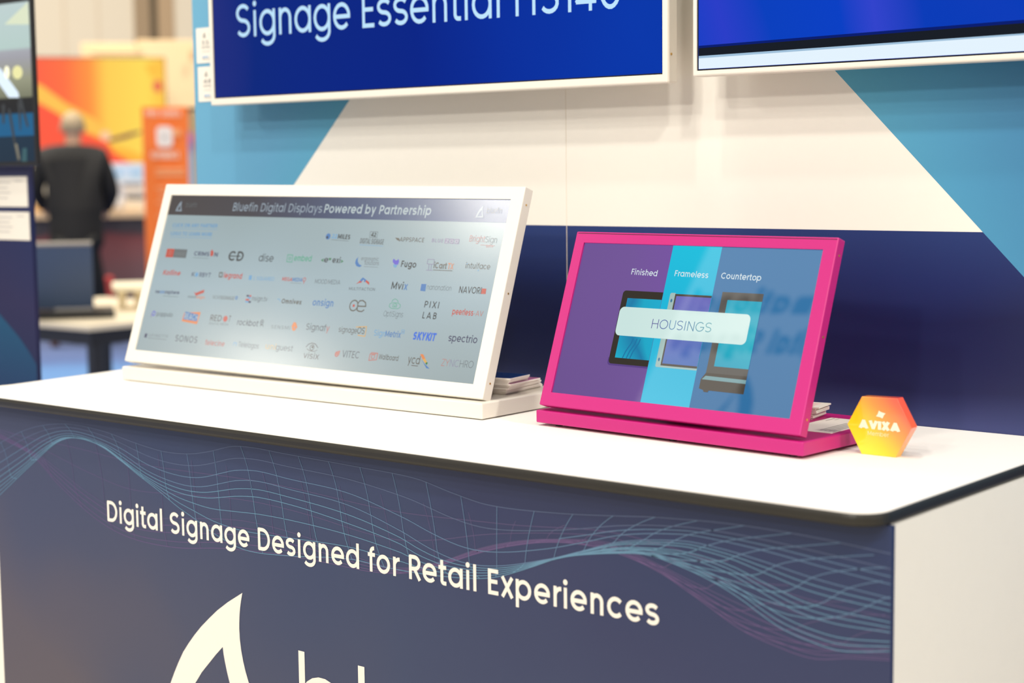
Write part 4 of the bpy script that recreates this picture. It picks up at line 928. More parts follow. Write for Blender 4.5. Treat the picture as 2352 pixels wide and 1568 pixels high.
# ================================================================== left screen and its papers
lm = thing('monitor', (-3.9, 2.51, 1.47), 'black-framed monitor at the far left edge over white papers', 'monitor')
xr = ((-3.6481,1.8858)[0] + (-3.6422,1.4854)[0]) / 2 + 0.009; zb = ((-3.6241,1.4775)[1] + (-3.8001,1.4705)[1]) / 2
sr = ((-3.6481,1.8858)[0] + (-3.6422,1.4854)[0]) / 2; zs = ((-3.6422,1.4854)[1] + (-3.7990,1.4850)[1]) / 2
ML = -4.75
zt = (-3.6464,1.8836)[1]
frame_ring('frame', M_DARK, (ML, zb, xr, zt + 0.02), (ML + 0.02, zs, sr, zt), 0.0, -0.012, -0.004, lm, xz(2.5), 0.002)
box('back_cover', M_DARK, ML + 0.05, xr - 0.05, 2.512, 2.5395, zb + 0.05, zt - 0.05, lm)
LF = xz(2.5)
V3 = ramp_glow('scene_picture', [(0, (0, 38, 62)), (0.16, (0, 42, 66)), (0.165, (0, 92, 140)), (0.30, (0, 92, 136)), (0.31, (18, 22, 30)), (0.40, (24, 26, 30)), (0.41, (120, 122, 100)), (0.52, (150, 152, 128)), (0.66, (160, 160, 168)), (0.70, (166, 168, 176)), (0.72, (182, 205, 200)), (1, (190, 208, 208))],
               (0, 0, 1), zs, zt, rough=0.15)
ls = Art().rect((ML + 0.02, zs), (sr, zt), V3, 0).build('screen', LF, lm, base=-0.003)
ar = Art()
ar.poly([(-3.7579,1.8327),(-3.6521,1.8818),(-3.6504,1.8259)], glow((222, 230, 200), 1, .15), 1)
ar.poly([(-3.8386,1.7447),(-3.7815,1.7220),(-3.7092,1.6597),(-3.7063,1.6464),(-3.7521,1.6481),(-3.8215,1.7106)], glow((222, 238, 252), 1.1, .15), 2)
ar.disc((-3.7552,1.7120), .011, glow((255, 252, 214), 1.3, .15), 3, ry=.016)
ar.disc((-3.7094,1.7099), .022, glow((240, 236, 170), 1, .15), 2, ry=.017)
for pl in ([(-3.7139,1.6467),(-3.6950,1.6460),(-3.6699,1.5732),(-3.6775,1.5712),(-3.6970,1.6177)], [(-3.7843,1.6315),(-3.7688,1.6310),(-3.7763,1.5825),(-3.7840,1.5827)], [(-3.7581,1.6196),(-3.7465,1.6193),(-3.7207,1.4973),(-3.7140,1.4840),(-3.7255,1.4842),(-3.7406,1.5419)], [(-3.7145,1.6380),(-3.7000,1.6287),(-3.7046,1.5631),(-3.7084,1.5632)]):
    ar.poly(pl, glow((58, 62, 66), 1, .15), 2)
ar.poly([(-3.7337,1.5307),(-3.7222,1.5305),(-3.7136,1.4906),(-3.7212,1.4907)], glow((130, 126, 110), 1, .15), 3)
ar.poly([(-3.7001,1.5191),(-3.6812,1.5187),(-3.6836,1.4837),(-3.7064,1.4839)], glow((52, 92, 100), 1, .15), 3)
ar.build('picture_shape', LF, ls, base=-0.0028, split=True)

def wall_paper(x0, x1, z0, z1, label):
    o = tag(prism('paper_sheet', M_PAPER, [(x0, z0), (x1, z0), (x1, z1), (x0, z1)], 0, 0.0015, None, xz(2.54)), label, 'paper', 'white papers under the left monitor')
    a = Art()
    for k in range(4):
        z = z1 - (z1 - z0) * (0.2 + 0.17 * k)
        a.ribbon([(x0 + 0.02, z), (x1 - 0.075 - 0.012 * (k % 2), z)], 0.003, mat('faint_ink', (196, 192, 186), 0.6))
    a.ribbon([(x1 - 0.055, z1 - 0.011), (x1 - 0.02, z1 - 0.011)], 0.0025, MATS['faint_ink'])
    a.build('paper_print', xz(2.54 - 0.0015), o)
p = (-3.7452,1.4474); q = (-3.7410,1.3689)
wall_paper(q[0] - 0.19, q[0], q[1], p[1], 'upper white paper on the navy wall under the left monitor')
p = (-3.7400,1.3555); q = (-3.7374,1.2824)
wall_paper(q[0] - 0.19, q[0], q[1], p[1], 'lower white paper on the navy wall at the far left edge')

# ================================================================== things on the counter
# brochure stack behind the white display (stands on its base slab)
M_COVER_B = ramp_glow('brochure_cover', [(0, (36, 60, 130)), (0.4, (22, 70, 140)), (0.7, (40, 150, 200)), (1, (20, 90, 150))], (0.2, 1, 0), 1.85, 2.05, emit=False, brough=0.2)
M_COVER_P = mat('mauve_cover', (196, 120, 168), 0.35)
M_PAGES = mat('brochure_pages', (252, 243, 234), 0.7, vary=0.05, scale=500)
def layer_box(w, d, t, m, mtop):
    bm = box_bm(-w / 2, w / 2, -d / 2, d / 2, 0, t, bevel=0.0004, seg=1)
    return bm
N = 12; th = 0.0028
NTH = ['lowest', 'second', 'third', 'fourth', 'fifth', 'sixth', 'seventh', 'eighth', 'ninth', 'tenth', 'second from top', 'topmost']
for i in range(N):
    top = i == N - 1
    up = i >= 8                      # the upper four are pushed forward, so the mauve cover below shows
    rot = math.radians(9 + random.uniform(-0.9, 0.9))
    dep = 0.068 if up else 0.132 - 0.004 * i
    bm = box_bm(-0.2, 0.0, 0.0, dep, 0, th - 0.0002, bevel=0.0004, seg=1)
    o = from_bm('brochure', bm, M_PAGES)
    o.location = (-1.912 + 0.0030 * i + random.uniform(-.002, .002) - (0.004 if up else 0), 2.273 - 0.0017 * i + random.uniform(-.0015, .0015), 1.0500 + th * i + 0.0002)
    o.rotation_euler = (0, 0, rot)
    tag(o, ('topmost brochure with blue cover in the stack behind the white display' if top else
            'brochure with mauve cover showing behind the blue topmost one' if i == 7 else
            'lowest white-edged brochure of the stack behind the white display' if i == 0 else
            'white-edged brochure, second from the top of the stack behind the white display' if i == 10 else
            'white-edged brochure, %s from the bottom of the stack behind the white display' % NTH[i]), 'brochure', 'brochures stacked behind the white display')
    if top or i == 7:
        cv = from_bm('cover', box_bm(-0.1995, -0.0005, 0.0005, dep - 0.0005, th - 0.0003, th + 0.00005), M_COVER_B if top else M_COVER_P, None)
        cv.parent = o
# card stack behind the magenta display
N = 8; th = 0.0028
M_CARDTOP = mat('pale_pink_card', (240, 214, 206), 0.6)
for i in range(N):
    off = (0, 0.0015, -0.001, -0.004, 0.003, 0.001, -0.002, 0.003)[i]
    bm = box_bm(-0.09, 0.0, 0.0, 0.055, 0, th - 0.0002, bevel=0.0003, seg=1)
    o = from_bm('leaflet', bm, M_PAPER)
    o.location = (-1.333 + off + 0.002 * i, 2.345 - 0.001 * i, 1.0471 + th * i); o.rotation_euler = (0, 0, math.radians(8 + random.uniform(-2.5, 2.5)))
    nth = ['lowest', 'second', 'third', 'fourth', 'fifth', 'sixth', 'seventh', 'topmost'][i]
    tag(o, 'topmost white leaflet with pinkish print in the stack behind the magenta display' if i == N - 1 else
        ('%s white leaflet from the bottom of the stack behind the magenta display' % nth if i else 'lowest white leaflet of the stack behind the magenta display'), 'leaflet', 'leaflets stacked behind the magenta display')
    if i == N - 1:
        cv = from_bm('print', box_bm(-0.085, -0.012, 0.004, 0.045, th - 0.0003, th + 0.00005), M_CARDTOP, None)
        cv.parent = o
# info sheet lying on the magenta base
sh = tag(box('info_sheet', M_PAPER, -1.318, -1.2385, 2.238, 2.380, 1.0472, 1.0477), 'white info sheet lying flat on the magenta base beside the hexagon', 'paper')
a = Art()
for k, (l0, l1) in enumerate(((.012, .070), (.012, .055), (.012, .072), (.012, .066))):
    a.ribbon([(-1.2425 - .0075 * k - .002, 2.243 + l0), (-1.2425 - .0075 * k - .002, 2.243 + l1 + .03)], 0.0022, M_GREYINK)
a.ribbon([(-1.308, 2.345), (-1.308, 2.374)], 0.002, M_GREYINK); a.ribbon([(-1.30, 2.36), (-1.30, 2.374)], 0.0012, M_GREYINK)
a.build('sheet_print', (Vector((0, 0, 1.0477)), Vector((1, 0, 0)), Vector((0, 1, 0)), Vector((0, 0, 1))), sh)

# hexagon award
M_HEX = ramp_glow('hexagon_gradient', [(0.0, (255, 226, 50)), (0.3, (255, 198, 30)), (0.55, (255, 150, 60)), (0.78, (255, 104, 70)), (1.0, (255, 66, 74))], (0.75, 0, 0.66), -1.213 * .75 + 1.045 * .66, -1.105 * .75 + 1.105 * .66, emit=False, brough=0.12, coat=0.6)
M_HEXT = mat('hexagon_white_print', (255, 232, 205), 0.4)
hexp = [(-1.1894,1.0195),(-1.1341,1.0203),(-1.1085,1.0656),(-1.1324,1.1078),(-1.1900,1.1062),(-1.2139,1.0626)]
zmin = min(q[1] for q in hexp)
hexp = [(x, z - zmin + HC) if z > 1.03 else (x, HC) for x, z in hexp]
hx = thing('hexagon_award', (-1.162, 2.25, HC), 'small orange and yellow hexagon block with white lettering beside the magenta display', 'award')
HF = xz(2.2413)
prism('block', M_HEX, hexp, -0.02, 0.0, hx, HF, bevel=0.0012, seg=2)
a = Art()
a.text('^VIX^', (-1.1938,1.0601), (-1.1265,1.0597), 0.0126, M_HEXT, wt=0.215, k=2, track=-0.055)
a.poly([(-1.1611,1.0885),(-1.1576,1.0866),(-1.1501,1.0852),(-1.1529,1.0821),(-1.1550,1.0771),(-1.1596,1.0789),(-1.1658,1.0796),(-1.1629,1.0835)], M_HEXT, 2)
a.text('Member', (-1.1789,1.0502), (-1.1440,1.0501), 0.0062, mat('hexagon_faint_print', (255, 228, 180), 0.4), wt=0.075, k=2)
a.build('print', HF, hx)

# ================================================================== far left background
EA = math.radians(-54)
E3 = Vector((math.sin(EA), math.cos(EA), 0)); L3 = Vector((math.cos(EA), -math.sin(EA), 0))
def gfr(d): return (E3 * d, L3, Vector((0, 0, 1)), -E3)      # (lateral, height) plane facing the booth at distance d
# white-topped table with black legs, aligned with the booth
tb = thing('table', (-7.2, 5.4, 0), 'low white-topped table on black legs in the aisle', 'table')
TX, TY = -6.5885, 4.7766
M_TTOP = mat('cream_table_top', (226, 212, 184), 0.5, vary=0.03)
M_BLEG = mat('black_table_leg', (30, 30, 32), 0.5)
box('tabletop', M_TTOP, TX - 1.5, TX, TY, TY + 1.2, 0.712, 0.74, tb, bevel=0.004)
box('apron', M_BLEG, TX - 1.46, TX - 0.04, TY + 0.04, TY + 1.16, 0.64, 0.711, tb)
for x in (TX - 0.075, TX - 1.42):
    for y in (TY + 0.045, TY + 1.10):
        box('leg', M_BLEG, x - 0.005, x + 0.045, y, y + 0.05, 0.0, 0.642, tb)
# rear of a black tilted display on the table
M_SLATE = mat('slate_back_panel', (62, 78, 104), 0.45, vary=0.04)
M_CHAR = mat('charcoal_metal', (56, 56, 56), 0.5)
rd = thing('tilted_display', (-7.0, 5.2, 0.74), 'black tilted display seen from behind on the cream table, slate back', 'display')
d0 = 8.75
ga = (-0.2584,1.1163); gb = (0.0229,1.0970); gc = (-0.0107,0.8153)
x0, x1 = ga[0] - 0.18, gb[0]
bfr = (E3 * d0, L3, (Vector((0, 0, 1)) * 0.97 + E3 * -0.20).normalized(), (-E3 * 0.97 + Vector((0, 0, -0.20))).normalized())
zt_ = gb[1]
box('back_cover', M_SLATE, x0, x1, 0.80, zt_ * 1.03, 0.0, 0.03, rd, (E3 * (d0 + 0.16), L3, bfr[2], bfr[3]), 0.004)
box('top_edge', mat('pewter_trim', (150, 142, 132), 0.4), x0, x1, zt_ * 1.03 - 0.002, zt_ * 1.03 + 0.012, -0.004, 0.034, rd, (E3 * (d0 + 0.16), L3, bfr[2], bfr[3]), 0.003)
st0 = (-0.1827,1.0007); st1 = (-0.0641,0.8169)
box('support_bracket', M_CHAR, st0[0], st1[0], 0.774, st0[1], -0.06, -0.02, rd, gfr(d0), 0.003)
box('base', M_DARK, x0, (0.1217,0.7891)[0], 0.741, 0.775, -0.14, 0.20, rd, gfr(d0), 0.004)
# grey plate on its base
pl0 = (-0.1693,0.7936); pl1 = (0.0141,0.7879)
tag(box('grey_sleeve', mat('grey_sleeve', (150, 146, 142), 0.5), pl0[0], pl1[0], 0.7762, 0.786, 0.06, 0.13, None, gfr(d0), 0.002), 'flat grey sleeve lying on the base of the black tilted display', 'sleeve')
# black bag / case under the leg of the man
tc = (0.0395,0.9777)
# white riser on the table, right
ra = (0.1202,0.7927); rb = (0.3184,0.7868)
rs = thing('riser', tuple(E3 * 9.2 + L3 * ra[0] + Vector((0, 0, 0.74))), 'small cream riser shelf standing on the cream table', 'riser')
M_CRM = mat('cream_riser', (246, 236, 208), 0.5)
box('shelf', M_CRM, ra[0], rb[0], 0.835, 0.872, -0.12, 0.2, rs, gfr(9.2), 0.012)
box('post', M_CRM, ra[0] + 0.03, ra[0] + 0.07, 0.742, 0.836, -0.05, 0.0, rs, gfr(9.2), 0.004)
box('post', M_CRM, rb[0] - 0.08, rb[0] - 0.04, 0.742, 0.836, -0.05, 0.0, rs, gfr(9.2), 0.004)

# orange banner stand
M_OR = mat('orange_banner_print', (255, 126, 42), 0.6, vary=0.02)
bn = thing('banner_stand', tuple(E3 * 12.5 + L3 * 0.58), 'tall orange banner stand with white panel and lettering', 'banner')
ba = (0.4197,1.9493); bb = (0.7436,1.9175); bc = (0.4133,0.8169)
bx0 = (ba[0] + bc[0]) / 2; bx1 = bb[0] + 0.01; bzt = (ba[1] + bb[1]) / 2
box('panel', M_OR, bx0, bx1, 0.06, bzt, -0.025, 0.0, bn, gfr(12.5), 0.004)
box('foot', M_CHAR, bx0 - 0.02, bx1 + 0.02, 0.0, 0.06, -0.14, 0.12, bn, gfr(12.5), 0.008)
M_BW = mat('banner_white', (250, 236, 222), 0.6); M_BP = mat('banner_pale', (255, 214, 184), 0.6); M_BF = mat('banner_faint', (255, 178, 116), 0.6)
a = Art()
gw = bx1 - bx0
a.text('PRO SERIES', (0.4446,1.8651), (0.6889,1.8612), 0.045, M_BP, wt=0.17)
p, q = (0.5145,1.6424), (0.6278,1.7924)
a.poly(rounded([(p[0], p[1]), (q[0], p[1]), (q[0], q[1]), (p[0], q[1])], (0.03,) * 4), M_BW, 2)
a.disc(((p[0] + q[0]) / 2, (p[1] + q[1]) / 2 - 0.005), 0.022, mat('banner_grey', (205, 200, 190), 0.6), 3)
p, q = (0.6318,1.7233), (0.6862,1.7732)
a.rect(p, q, M_BF, 2)
a.text('EXPERIENCE', (0.4717,1.5612), (0.6703,1.5593), 0.052, M_BP, wt=0.2)
for (y0, y1, xx) in ((386, 392, 412), (396, 402, 418)): a.rect((0.4993,2.6937)[:1] + (bzt - (y1 - 245) * 0.00316,), (bx1 - 0.05, bzt - (y0 - 245) * 0.00316), M_BF, 2)
for k in range(10):
    z = bzt - (428 - 245) * 0.00316 - k * 0.034
    a.rect((bx0 + 0.08 + (0.02 if k % 3 else 0), z - 0.014), (bx1 - 0.06, z), M_BF, 2)
a.build('banner_print', gfr(12.475), bn)

# man in a black suit with his back turned
def skin_mesh(name, joints, edges, m, parent, root=0, sub=2):
    me = bpy.data.meshes.new(name)
    me.from_pydata([j[0] for j in joints], edges, [])
    o = bpy.data.objects.new(name, me); COL.objects.link(o)
    sk = o.modifiers.new('skin', 'SKIN'); sk.use_smooth_shade = True
    for i, j in enumerate(joints):
        r = j[1] if isinstance(j[1], tuple) else (j[1], j[1])
        me.skin_vertices[0].data[i].radius = r
        me.skin_vertices[0].data[i].use_root = (i == root)
    ss = o.modifiers.new('sub', 'SUBSURF'); ss.levels = sub; ss.render_levels = sub
    dg = bpy.context.evaluated_depsgraph_get()
    m2 = bpy.data.meshes.new_from_object(o.evaluated_get(dg))
    bpy.data.objects.remove(o); bpy.data.meshes.remove(me)
    m2.name = name; m2.materials.clear(); m2.materials.append(m)
    for p in m2.polygons: p.use_smooth = True
    return link(bpy.data.objects.new(name, m2), parent)
DP = 14.6
def W3(lat, z, dep=0.0): return E3 * (DP + dep) + L3 * lat + Vector((0, 0, z))
man = thing('person', tuple(W3(-0.10, 0)), 'man in black suit with short grey hair, back turned, leaning over the far counter', 'person')
M_SKIN = mat('skin', (205, 160, 130), 0.5); M_HAIR = mat('grey_hair', (168, 148, 118), 0.8, vary=0.15, scale=60); M_SUIT = mat('black_suit', (24, 22, 20), 0.8, vary=0.1); M_TROU = mat('black_trousers', (20, 20, 20), 0.8); M_SHOE = mat('brown_shoe', (96, 62, 50), 0.5)
c = -0.095
J = [(W3(c, 0.98), (.12, .09)), (W3(c, 1.12), (.11, .08)), (W3(c, 1.34, .03), (.11, .08)), (W3(c, 1.53, .07), (.09, .07)), (W3(c + .005, 1.655, .09), .062), (W3(c + .01, 1.74, .115), .064),
     (W3(c + .012, 1.84, .13), (.083, .098)), (W3(c + .012, 1.905, .135), (.070, .085)),
     (W3(c - .215, 1.59, .07), .055), (W3(c - .305, 1.33, .10), .045), (W3(c - .235, 1.155, .33), .036), (W3(c - .225, 1.125, .42), .034),
     (W3(c + .215, 1.59, .07), .055), (W3(c + .315, 1.30, .08), .045), (W3(c + .255, 1.135, .32), .036), (W3(c + .245, 1.105, .41), .034),
     (W3(c - .10, 0.90), .085), (W3(c - .155, 0.50, .02), .050), (W3(c - .20, 0.10), .040), (W3(c + .10, 0.90), .075), (W3(c + .165, 0.50, .06), .050), (W3(c + .235, 0.12, .3), .042)]
ED = [(0, 1), (1, 2), (2, 3), (3, 4), (4, 5), (5, 6), (6, 7), (3, 8), (8, 9), (9, 10), (10, 11), (3, 12), (12, 13), (13, 14), (14, 15), (0, 16), (16, 17), (17, 18), (0, 19), (19, 20), (20, 21)]
# fingers: five short chains from each palm
for s, wi in ((-1, 11), (1, 15)):
    base = J[wi][0]
    for k, (dl, ln) in enumerate(((-.030, .075), (-.010, .085), (.010, .080), (.028, .062))):
        i0 = len(J)
        J += [(base + L3 * dl + E3 * .03, .010), (base + L3 * dl * 1.2 + E3 * (.03 + ln * .6) + Vector((0, 0, -.008)), .009), (base + L3 * dl * 1.3 + E3 * (.03 + ln) + Vector((0, 0, -.03)), .008)]
        ED += [(wi, i0), (i0, i0 + 1), (i0 + 1, i0 + 2)]
    i0 = len(J)
    J += [(base + L3 * (-s * .045) + E3 * .02, .011), (base + L3 * (-s * .065) + E3 * .055 + Vector((0, 0, -.015)), .009)]
    ED += [(wi, i0), (i0, i0 + 1)]
body = skin_mesh('body', J, ED, M_SKIN, man)
# face, on the far side of the head
bm = bmesh.new()
hc = W3(c + .012, 1.835, .13)
bmesh.ops.create_uvsphere(bm, u_segments=10, v_segments=8, radius=0.017, matrix=Matrix.Translation(hc + E3 * .10 + Vector((0, 0, -.005))))
from_bm('nose', bm, M_SKIN, man, True)
for s in (-1, 1):
    bm = bmesh.new(); bmesh.ops.create_uvsphere(bm, u_segments=10, v_segments=8, radius=0.012, matrix=Matrix.Translation(hc + E3 * .085 + L3 * .032 * s + Vector((0, 0, .025))))
    from_bm('eye', bm, mat('eye_white', (240, 238, 232), 0.3), man, True)
    bm = bmesh.new(); bmesh.ops.create_uvsphere(bm, u_segments=10, v_segments=8, radius=1.0, matrix=Matrix.LocRotScale(hc + L3 * .088 * s + Vector((0, 0, .005)), None, Vector((.014, .020, .032))))
    from_bm('ear', bm, M_SKIN, man, True)
bm = bmesh.new(); bmesh.ops.create_uvsphere(bm, u_segments=10, v_segments=6, radius=1.0, matrix=Matrix.LocRotScale(hc + E3 * .088 + Vector((0, 0, -.045)), None, Vector((.022, .010, .007))))
from_bm('mouth', bm, mat('lips', (176, 104, 96), 0.5), man, True)
# hair cap over the back and top of the head
bm = bmesh.new()
bmesh.ops.create_uvsphere(bm, u_segments=20, v_segments=14, radius=1.0)
dele = [v for v in bm.verts if v.co.z < -0.55 or (v.co.y > 0.55 and v.co.z < 0.45)]
bmesh.ops.delete(bm, geom=dele, context='VERTS')
bmesh.ops.transform(bm, matrix=Matrix.Translation(hc + Vector((0, 0, .03)) - E3 * .008) @ Matrix.Rotation(-EA, 4, 'Z') @ Matrix.Diagonal((.098, .112, .118, 1)), verts=bm.verts[:])
from_bm('hair', bm, M_HAIR, man, True)
JJ = [(W3(c + .01, 0.93), (.245, .160)), (W3(c + .01, 1.10), (.235, .155)), (W3(c + .01, 1.36, .03), (.255, .16)), (W3(c, 1.58, .06), (.215, .135)), (W3(c + .003, 1.70, .085), (.082, .078)),
      (W3(c - .225, 1.60, .06), .095), (W3(c - .315, 1.33, .09), .072), (W3(c - .245, 1.165, .31), .052), (W3(c + .225, 1.60, .06), .095), (W3(c + .315, 1.30, .07), .078), (W3(c + .265, 1.145, .30), .052), (W3(c + .015, 0.76), (.245, .160))]
skin_mesh('jacket', JJ, [(11, 0), (0, 1), (1, 2), (2, 3), (3, 4), (3, 5), (5, 6), (6, 7), (3, 8), (8, 9), (9, 10)], M_SUIT, man, 2)
skin_mesh('trousers', [(W3(c, 0.93), (.16, .12)), (W3(c - .10, 0.86), .105), (W3(c - .155, 0.50, .02), .082), (W3(c - .20, 0.09), .066), (W3(c + .10, 0.86), .105), (W3(c + .165, 0.50, .06), .082), (W3(c + .235, 0.10, .3), .066)],
          [(0, 1), (1, 2), (2, 3), (0, 4), (4, 5), (5, 6)], M_TROU, man)
for lat, dp in ((c - .20, 0.0), (c + .235, 0.3)):
    skin_mesh('shoe', [(W3(lat, .045, dp - .05), .042), (W3(lat, .042, dp + .08), .045), (W3(lat, .034, dp + .19), .034)], [(0, 1), (1, 2)], M_SHOE, man)

# counter behind the man, with the lit picture wall above it
bc = thing('bar_counter', tuple(E3 * 15.6 + L3 * 0.1), 'far counter with tan top and dark maroon front behind the man', 'counter')
za = (0.3896,1.1224)[1]; zb_ = (0.3875,1.0599)[1]
box('worktop', mat('tan_worktop', (222, 190, 150), 0.5), -1.4, (0.5267,1.0966)[0], zb_, za, -0.6, 0.05, bc, gfr(15.5), 0.006)
M_MAR = ramp_glow('maroon_front', [(0, (92, 84, 90)), (0.5, (108, 72, 76)), (0.8, (122, 60, 62)), (0.88, (66, 58, 64)), (1, (58, 54, 60))], (0, 0, 1), 0.2, 1.05, emit=False, wobble=0.3, wscale=3, brough=0.5)
box('front_panel', M_MAR, -1.35, (0.5190,1.0967)[0], 0.0, zb_ - 0.001, -0.55, 0.0, bc, gfr(15.5))
tag(box('red_case', mat('red_case', (196, 70, 66), 0.5), (0.1447,0.5351)[0], (0.2167,0.4561)[0], 0.0, (0.1751,0.5497)[1], -0.2, 0.0, None, gfr(15.2), 0.02), 'red case standing on the floor against the far counter', 'case')
# goods on the far counter
def good(name, lab, cat, px0, px1, m, d0_=-0.3, d1_=-0.05, bev=0.01):
    o = tag(box(name, m, px0[0], px1[0], px0[1], px1[1], d0_, d1_, None, gfr(15.5), bev), lab, cat); return o
def on(pxy): return (pxy[0], za + 0.001)
M_WC = mat('white_carton', (240, 234, 226), 0.6); M_GB = mat('grey_strip', (140, 136, 132), 0.5)
good('carton', 'cream carton under the grey tray on the far counter', 'carton', on((0.3362,1.1233)), (0.5269,1.2218), mat('cream_carton', (230, 214, 188), 0.6))
good('tray', 'flat dark grey tray lying on the cream carton', 'tray', (0.3549,1.2244), (0.5131,1.2689), M_GB)
good('carton', 'white carton on the dark grey tray on the far counter', 'carton', (0.3488,1.2713), (0.5231,1.3390), mat('beige_carton', (236, 222, 204), 0.6))
good('tablet', 'grey tablet lying on the white carton on the far counter', 'tablet', (0.3359,1.3415), (0.5051,1.3744), mat('slate_tablet', (126, 124, 130), 0.4))
good('paper_bag', 'rounded white paper bag beside the suited man on the far counter', 'bag', on((0.1330,1.1309)), (0.3210,1.2509), M_WC, -0.25, 0.0, 0.04)
good('tan_parcel', 'tan parcel at the left of the suited man on the far counter', 'parcel', on((-0.4841,1.1372)), (-0.3403,1.1965), mat('tan_parcel', (226, 186, 130), 0.6))

lw = thing('picture_wall', tuple(E3 * 17 + L3 * 0.15), 'lit orange and yellow abstract picture wall behind the man', 'screen')
LA = (-0.4042,2.5929); LB = (0.7985,2.5656); LC = (0.4429,1.5562)
lx0, lx1, lzt, lzb = LA[0] - 1.1, LB[0], (LA[1] + LB[1]) / 2, LC[1]
box('housing', M_DARK, lx0 - 0.01, lx1 + 0.01, lzb - 0.02, lzt + 0.01, -0.12, -0.002, lw, gfr(17), 0.003)
V4 = ramp_glow('orange_picture', [(0, (255, 92, 70)), (0.3, (255, 112, 66)), (0.47, (255, 150, 66)), (0.58, (255, 206, 84)), (0.85, (255, 220, 90)), (1, (255, 190, 66))], tuple((L3 * 0.97)), lx0 + 0.95 , lx1, k=1.0, rough=0.3, spec=0.15)
ps = Art().rect((lx0, lzb), (lx1, lzt), V4, 0).build('screen', gfr(17), lw, base=0.0)
a = Art()
EO = lambda r, g, b: glow((r, g, b), 1.0, 0.3, 0.15)
a.poly([(-0.4342,2.3391),(-0.3744,2.3142),(-0.1565,2.1470),(0.1050,1.9950),(0.2854,1.8251),(0.1933,1.8002),(-0.0023,1.8774),(-0.2417,2.0549),(-0.4407,2.1723)], EO(255, 196, 84), 1)
a.poly([(-0.4469,2.0136),(-0.3669,1.9799),(-0.2103,1.8028),(-0.0953,1.5827),(-0.4235,1.5648)], EO(255, 150, 66), 1)
a.poly([(-0.4410,2.1640),(-0.2423,2.0381),(-0.0029,1.8606),(0.1927,1.7833),(0.2380,1.6558),(0.1931,1.5587),(-0.4642,1.5652),(-0.4520,1.8798)], EO(255, 92, 66), 1)
a.poly([(0.2205,1.7493),(0.4472,1.6838),(0.5916,1.6187),(0.5891,1.5419),(0.4434,1.5689),(0.2881,1.6639)], EO(255, 186, 66), 2)
a.poly([(0.0565,1.7927),(0.2018,1.8087),(0.2881,1.6639),(0.4434,1.5689),(0.5178,1.5426),(0.1926,1.5459)], EO(255, 92, 62), 2)
a.poly([(0.1847,1.7918),(0.2848,1.8081),(0.4531,1.8580),(0.5540,1.8745),(0.5447,1.8490),(0.4094,1.7989),(0.2626,1.7659)], EO(120, 70, 78), 3)
a.disc((0.2107,1.8255), 0.05, EO(255, 204, 160), 3)
a.poly([(0.6000,2.5098),(0.7771,2.5528),(0.7815,2.4259),(0.6795,2.3833)], EO(255, 196, 70), 1)
a.disc((0.7273,2.3071), 0.045, EO(236, 110, 84), 1, ry=0.06)
a.build('picture_shape', gfr(17), ps, split=True)
# pale blue panel below the picture wall
pb = tag(box('info_screen', mat('dark_info_frame', (200, 200, 206), 0.4), (0.1941,1.5507)[0], (0.5484,1.5471)[0], za, (0.3872,1.5569)[1], -0.05, 0.0, None, gfr(16.4), 0.004), 'pale blue and white info screen on the far counter below the picture wall', 'screen')
a = Art()
a.rect(((0.2021,1.4358)), ((0.5357,1.5308)), EO(206, 222, 240), 1)
a.rect(((0.2142,1.4357)), ((0.3441,1.4752)), EO(150, 194, 224), 2); a.rect(((0.4233,1.4332)), ((0.5260,1.4814)), EO(164, 200, 226), 2)
a.rect(((0.2001,1.3784)), ((0.5323,1.4278)), EO(216, 226, 234), 1)
a.build('screen', gfr(16.4), pb)

# tan partition, posts and hall wall beyond
M_TAN = mat('tan_partition', (238, 208, 162), 0.7, vary=0.03)
pt = thing('partition', tuple(E3 * 19 + L3 * 0.9), 'tan partition with a stepped top behind the picture wall', 'partition')
p = (0.0090,2.8792); q = (0.6097,2.9072); r = (1.3376,2.9128)
box('panel', M_TAN, p[0], q[0], 0, (p[1] + q[1]) / 2 - 0.02, -0.1, 0.0, pt, gfr(19), 0.01)
box('panel', M_TAN, q[0], r[0] + 0.6, 0, r[1] + 0.0, -0.16, -0.02, pt, gfr(19), 0.01)
s = (0.1195,2.7749); t = (0.6707,2.7408)
box('ledge', mat('tan_ledge', (206, 176, 136), 0.7), s[0], t[0], t[1], s[1] - 0.01, -0.05, 0.06, pt, gfr(18.9), 0.01)
s = (1.1639,2.6870); t = (1.2235,2.7911)
box('bracket', mat('brown_bracket', (206, 166, 120), 0.7), s[0], t[0], s[1], t[1], 0.0, 0.05, pt, gfr(18.9), 0.01)
# narrow stand strips between banner and booth wall
sp = thing('display_post', tuple(E3 * 11.5 + L3 * 0.77), 'tan and grey display post right of the orange banner', 'post')
p = (0.6898,1.8801); q = (0.7300,1.8800); r = (0.7731,1.8799)
box('board', mat('olive_tan_board', (178, 158, 118), 0.6), p[0], q[0], 0.0, (0.7094,1.8627)[1], -0.03, 0.0, sp, gfr(11.5), 0.003)
box('board', mat('pale_tan_board', (208, 184, 138), 0.6), q[0] + 0.001, r[0], 0.0, (0.7089,1.8454)[1], -0.03, 0.01, sp, gfr(11.5), 0.003)
box('cap', M_DARK, p[0] - 0.004, r[0], (0.7095,1.8656)[1], (0.7102,1.8887)[1], -0.035, 0.014, sp, gfr(11.5), 0.003)
box('insert', ramp_glow('insert_print', [(0, (168, 186, 200)), (0.8, (160, 176, 190)), (0.88, (150, 130, 170)), (0.94, (200, 120, 160)), (1, (178, 158, 118))], (0, 0, 1), 0.8, 1.75, emit=False), p[0] - 0.012, q[0] - 0.006, 0.2, 1.74, 0.001, 0.006, sp, gfr(11.5), 0.001)
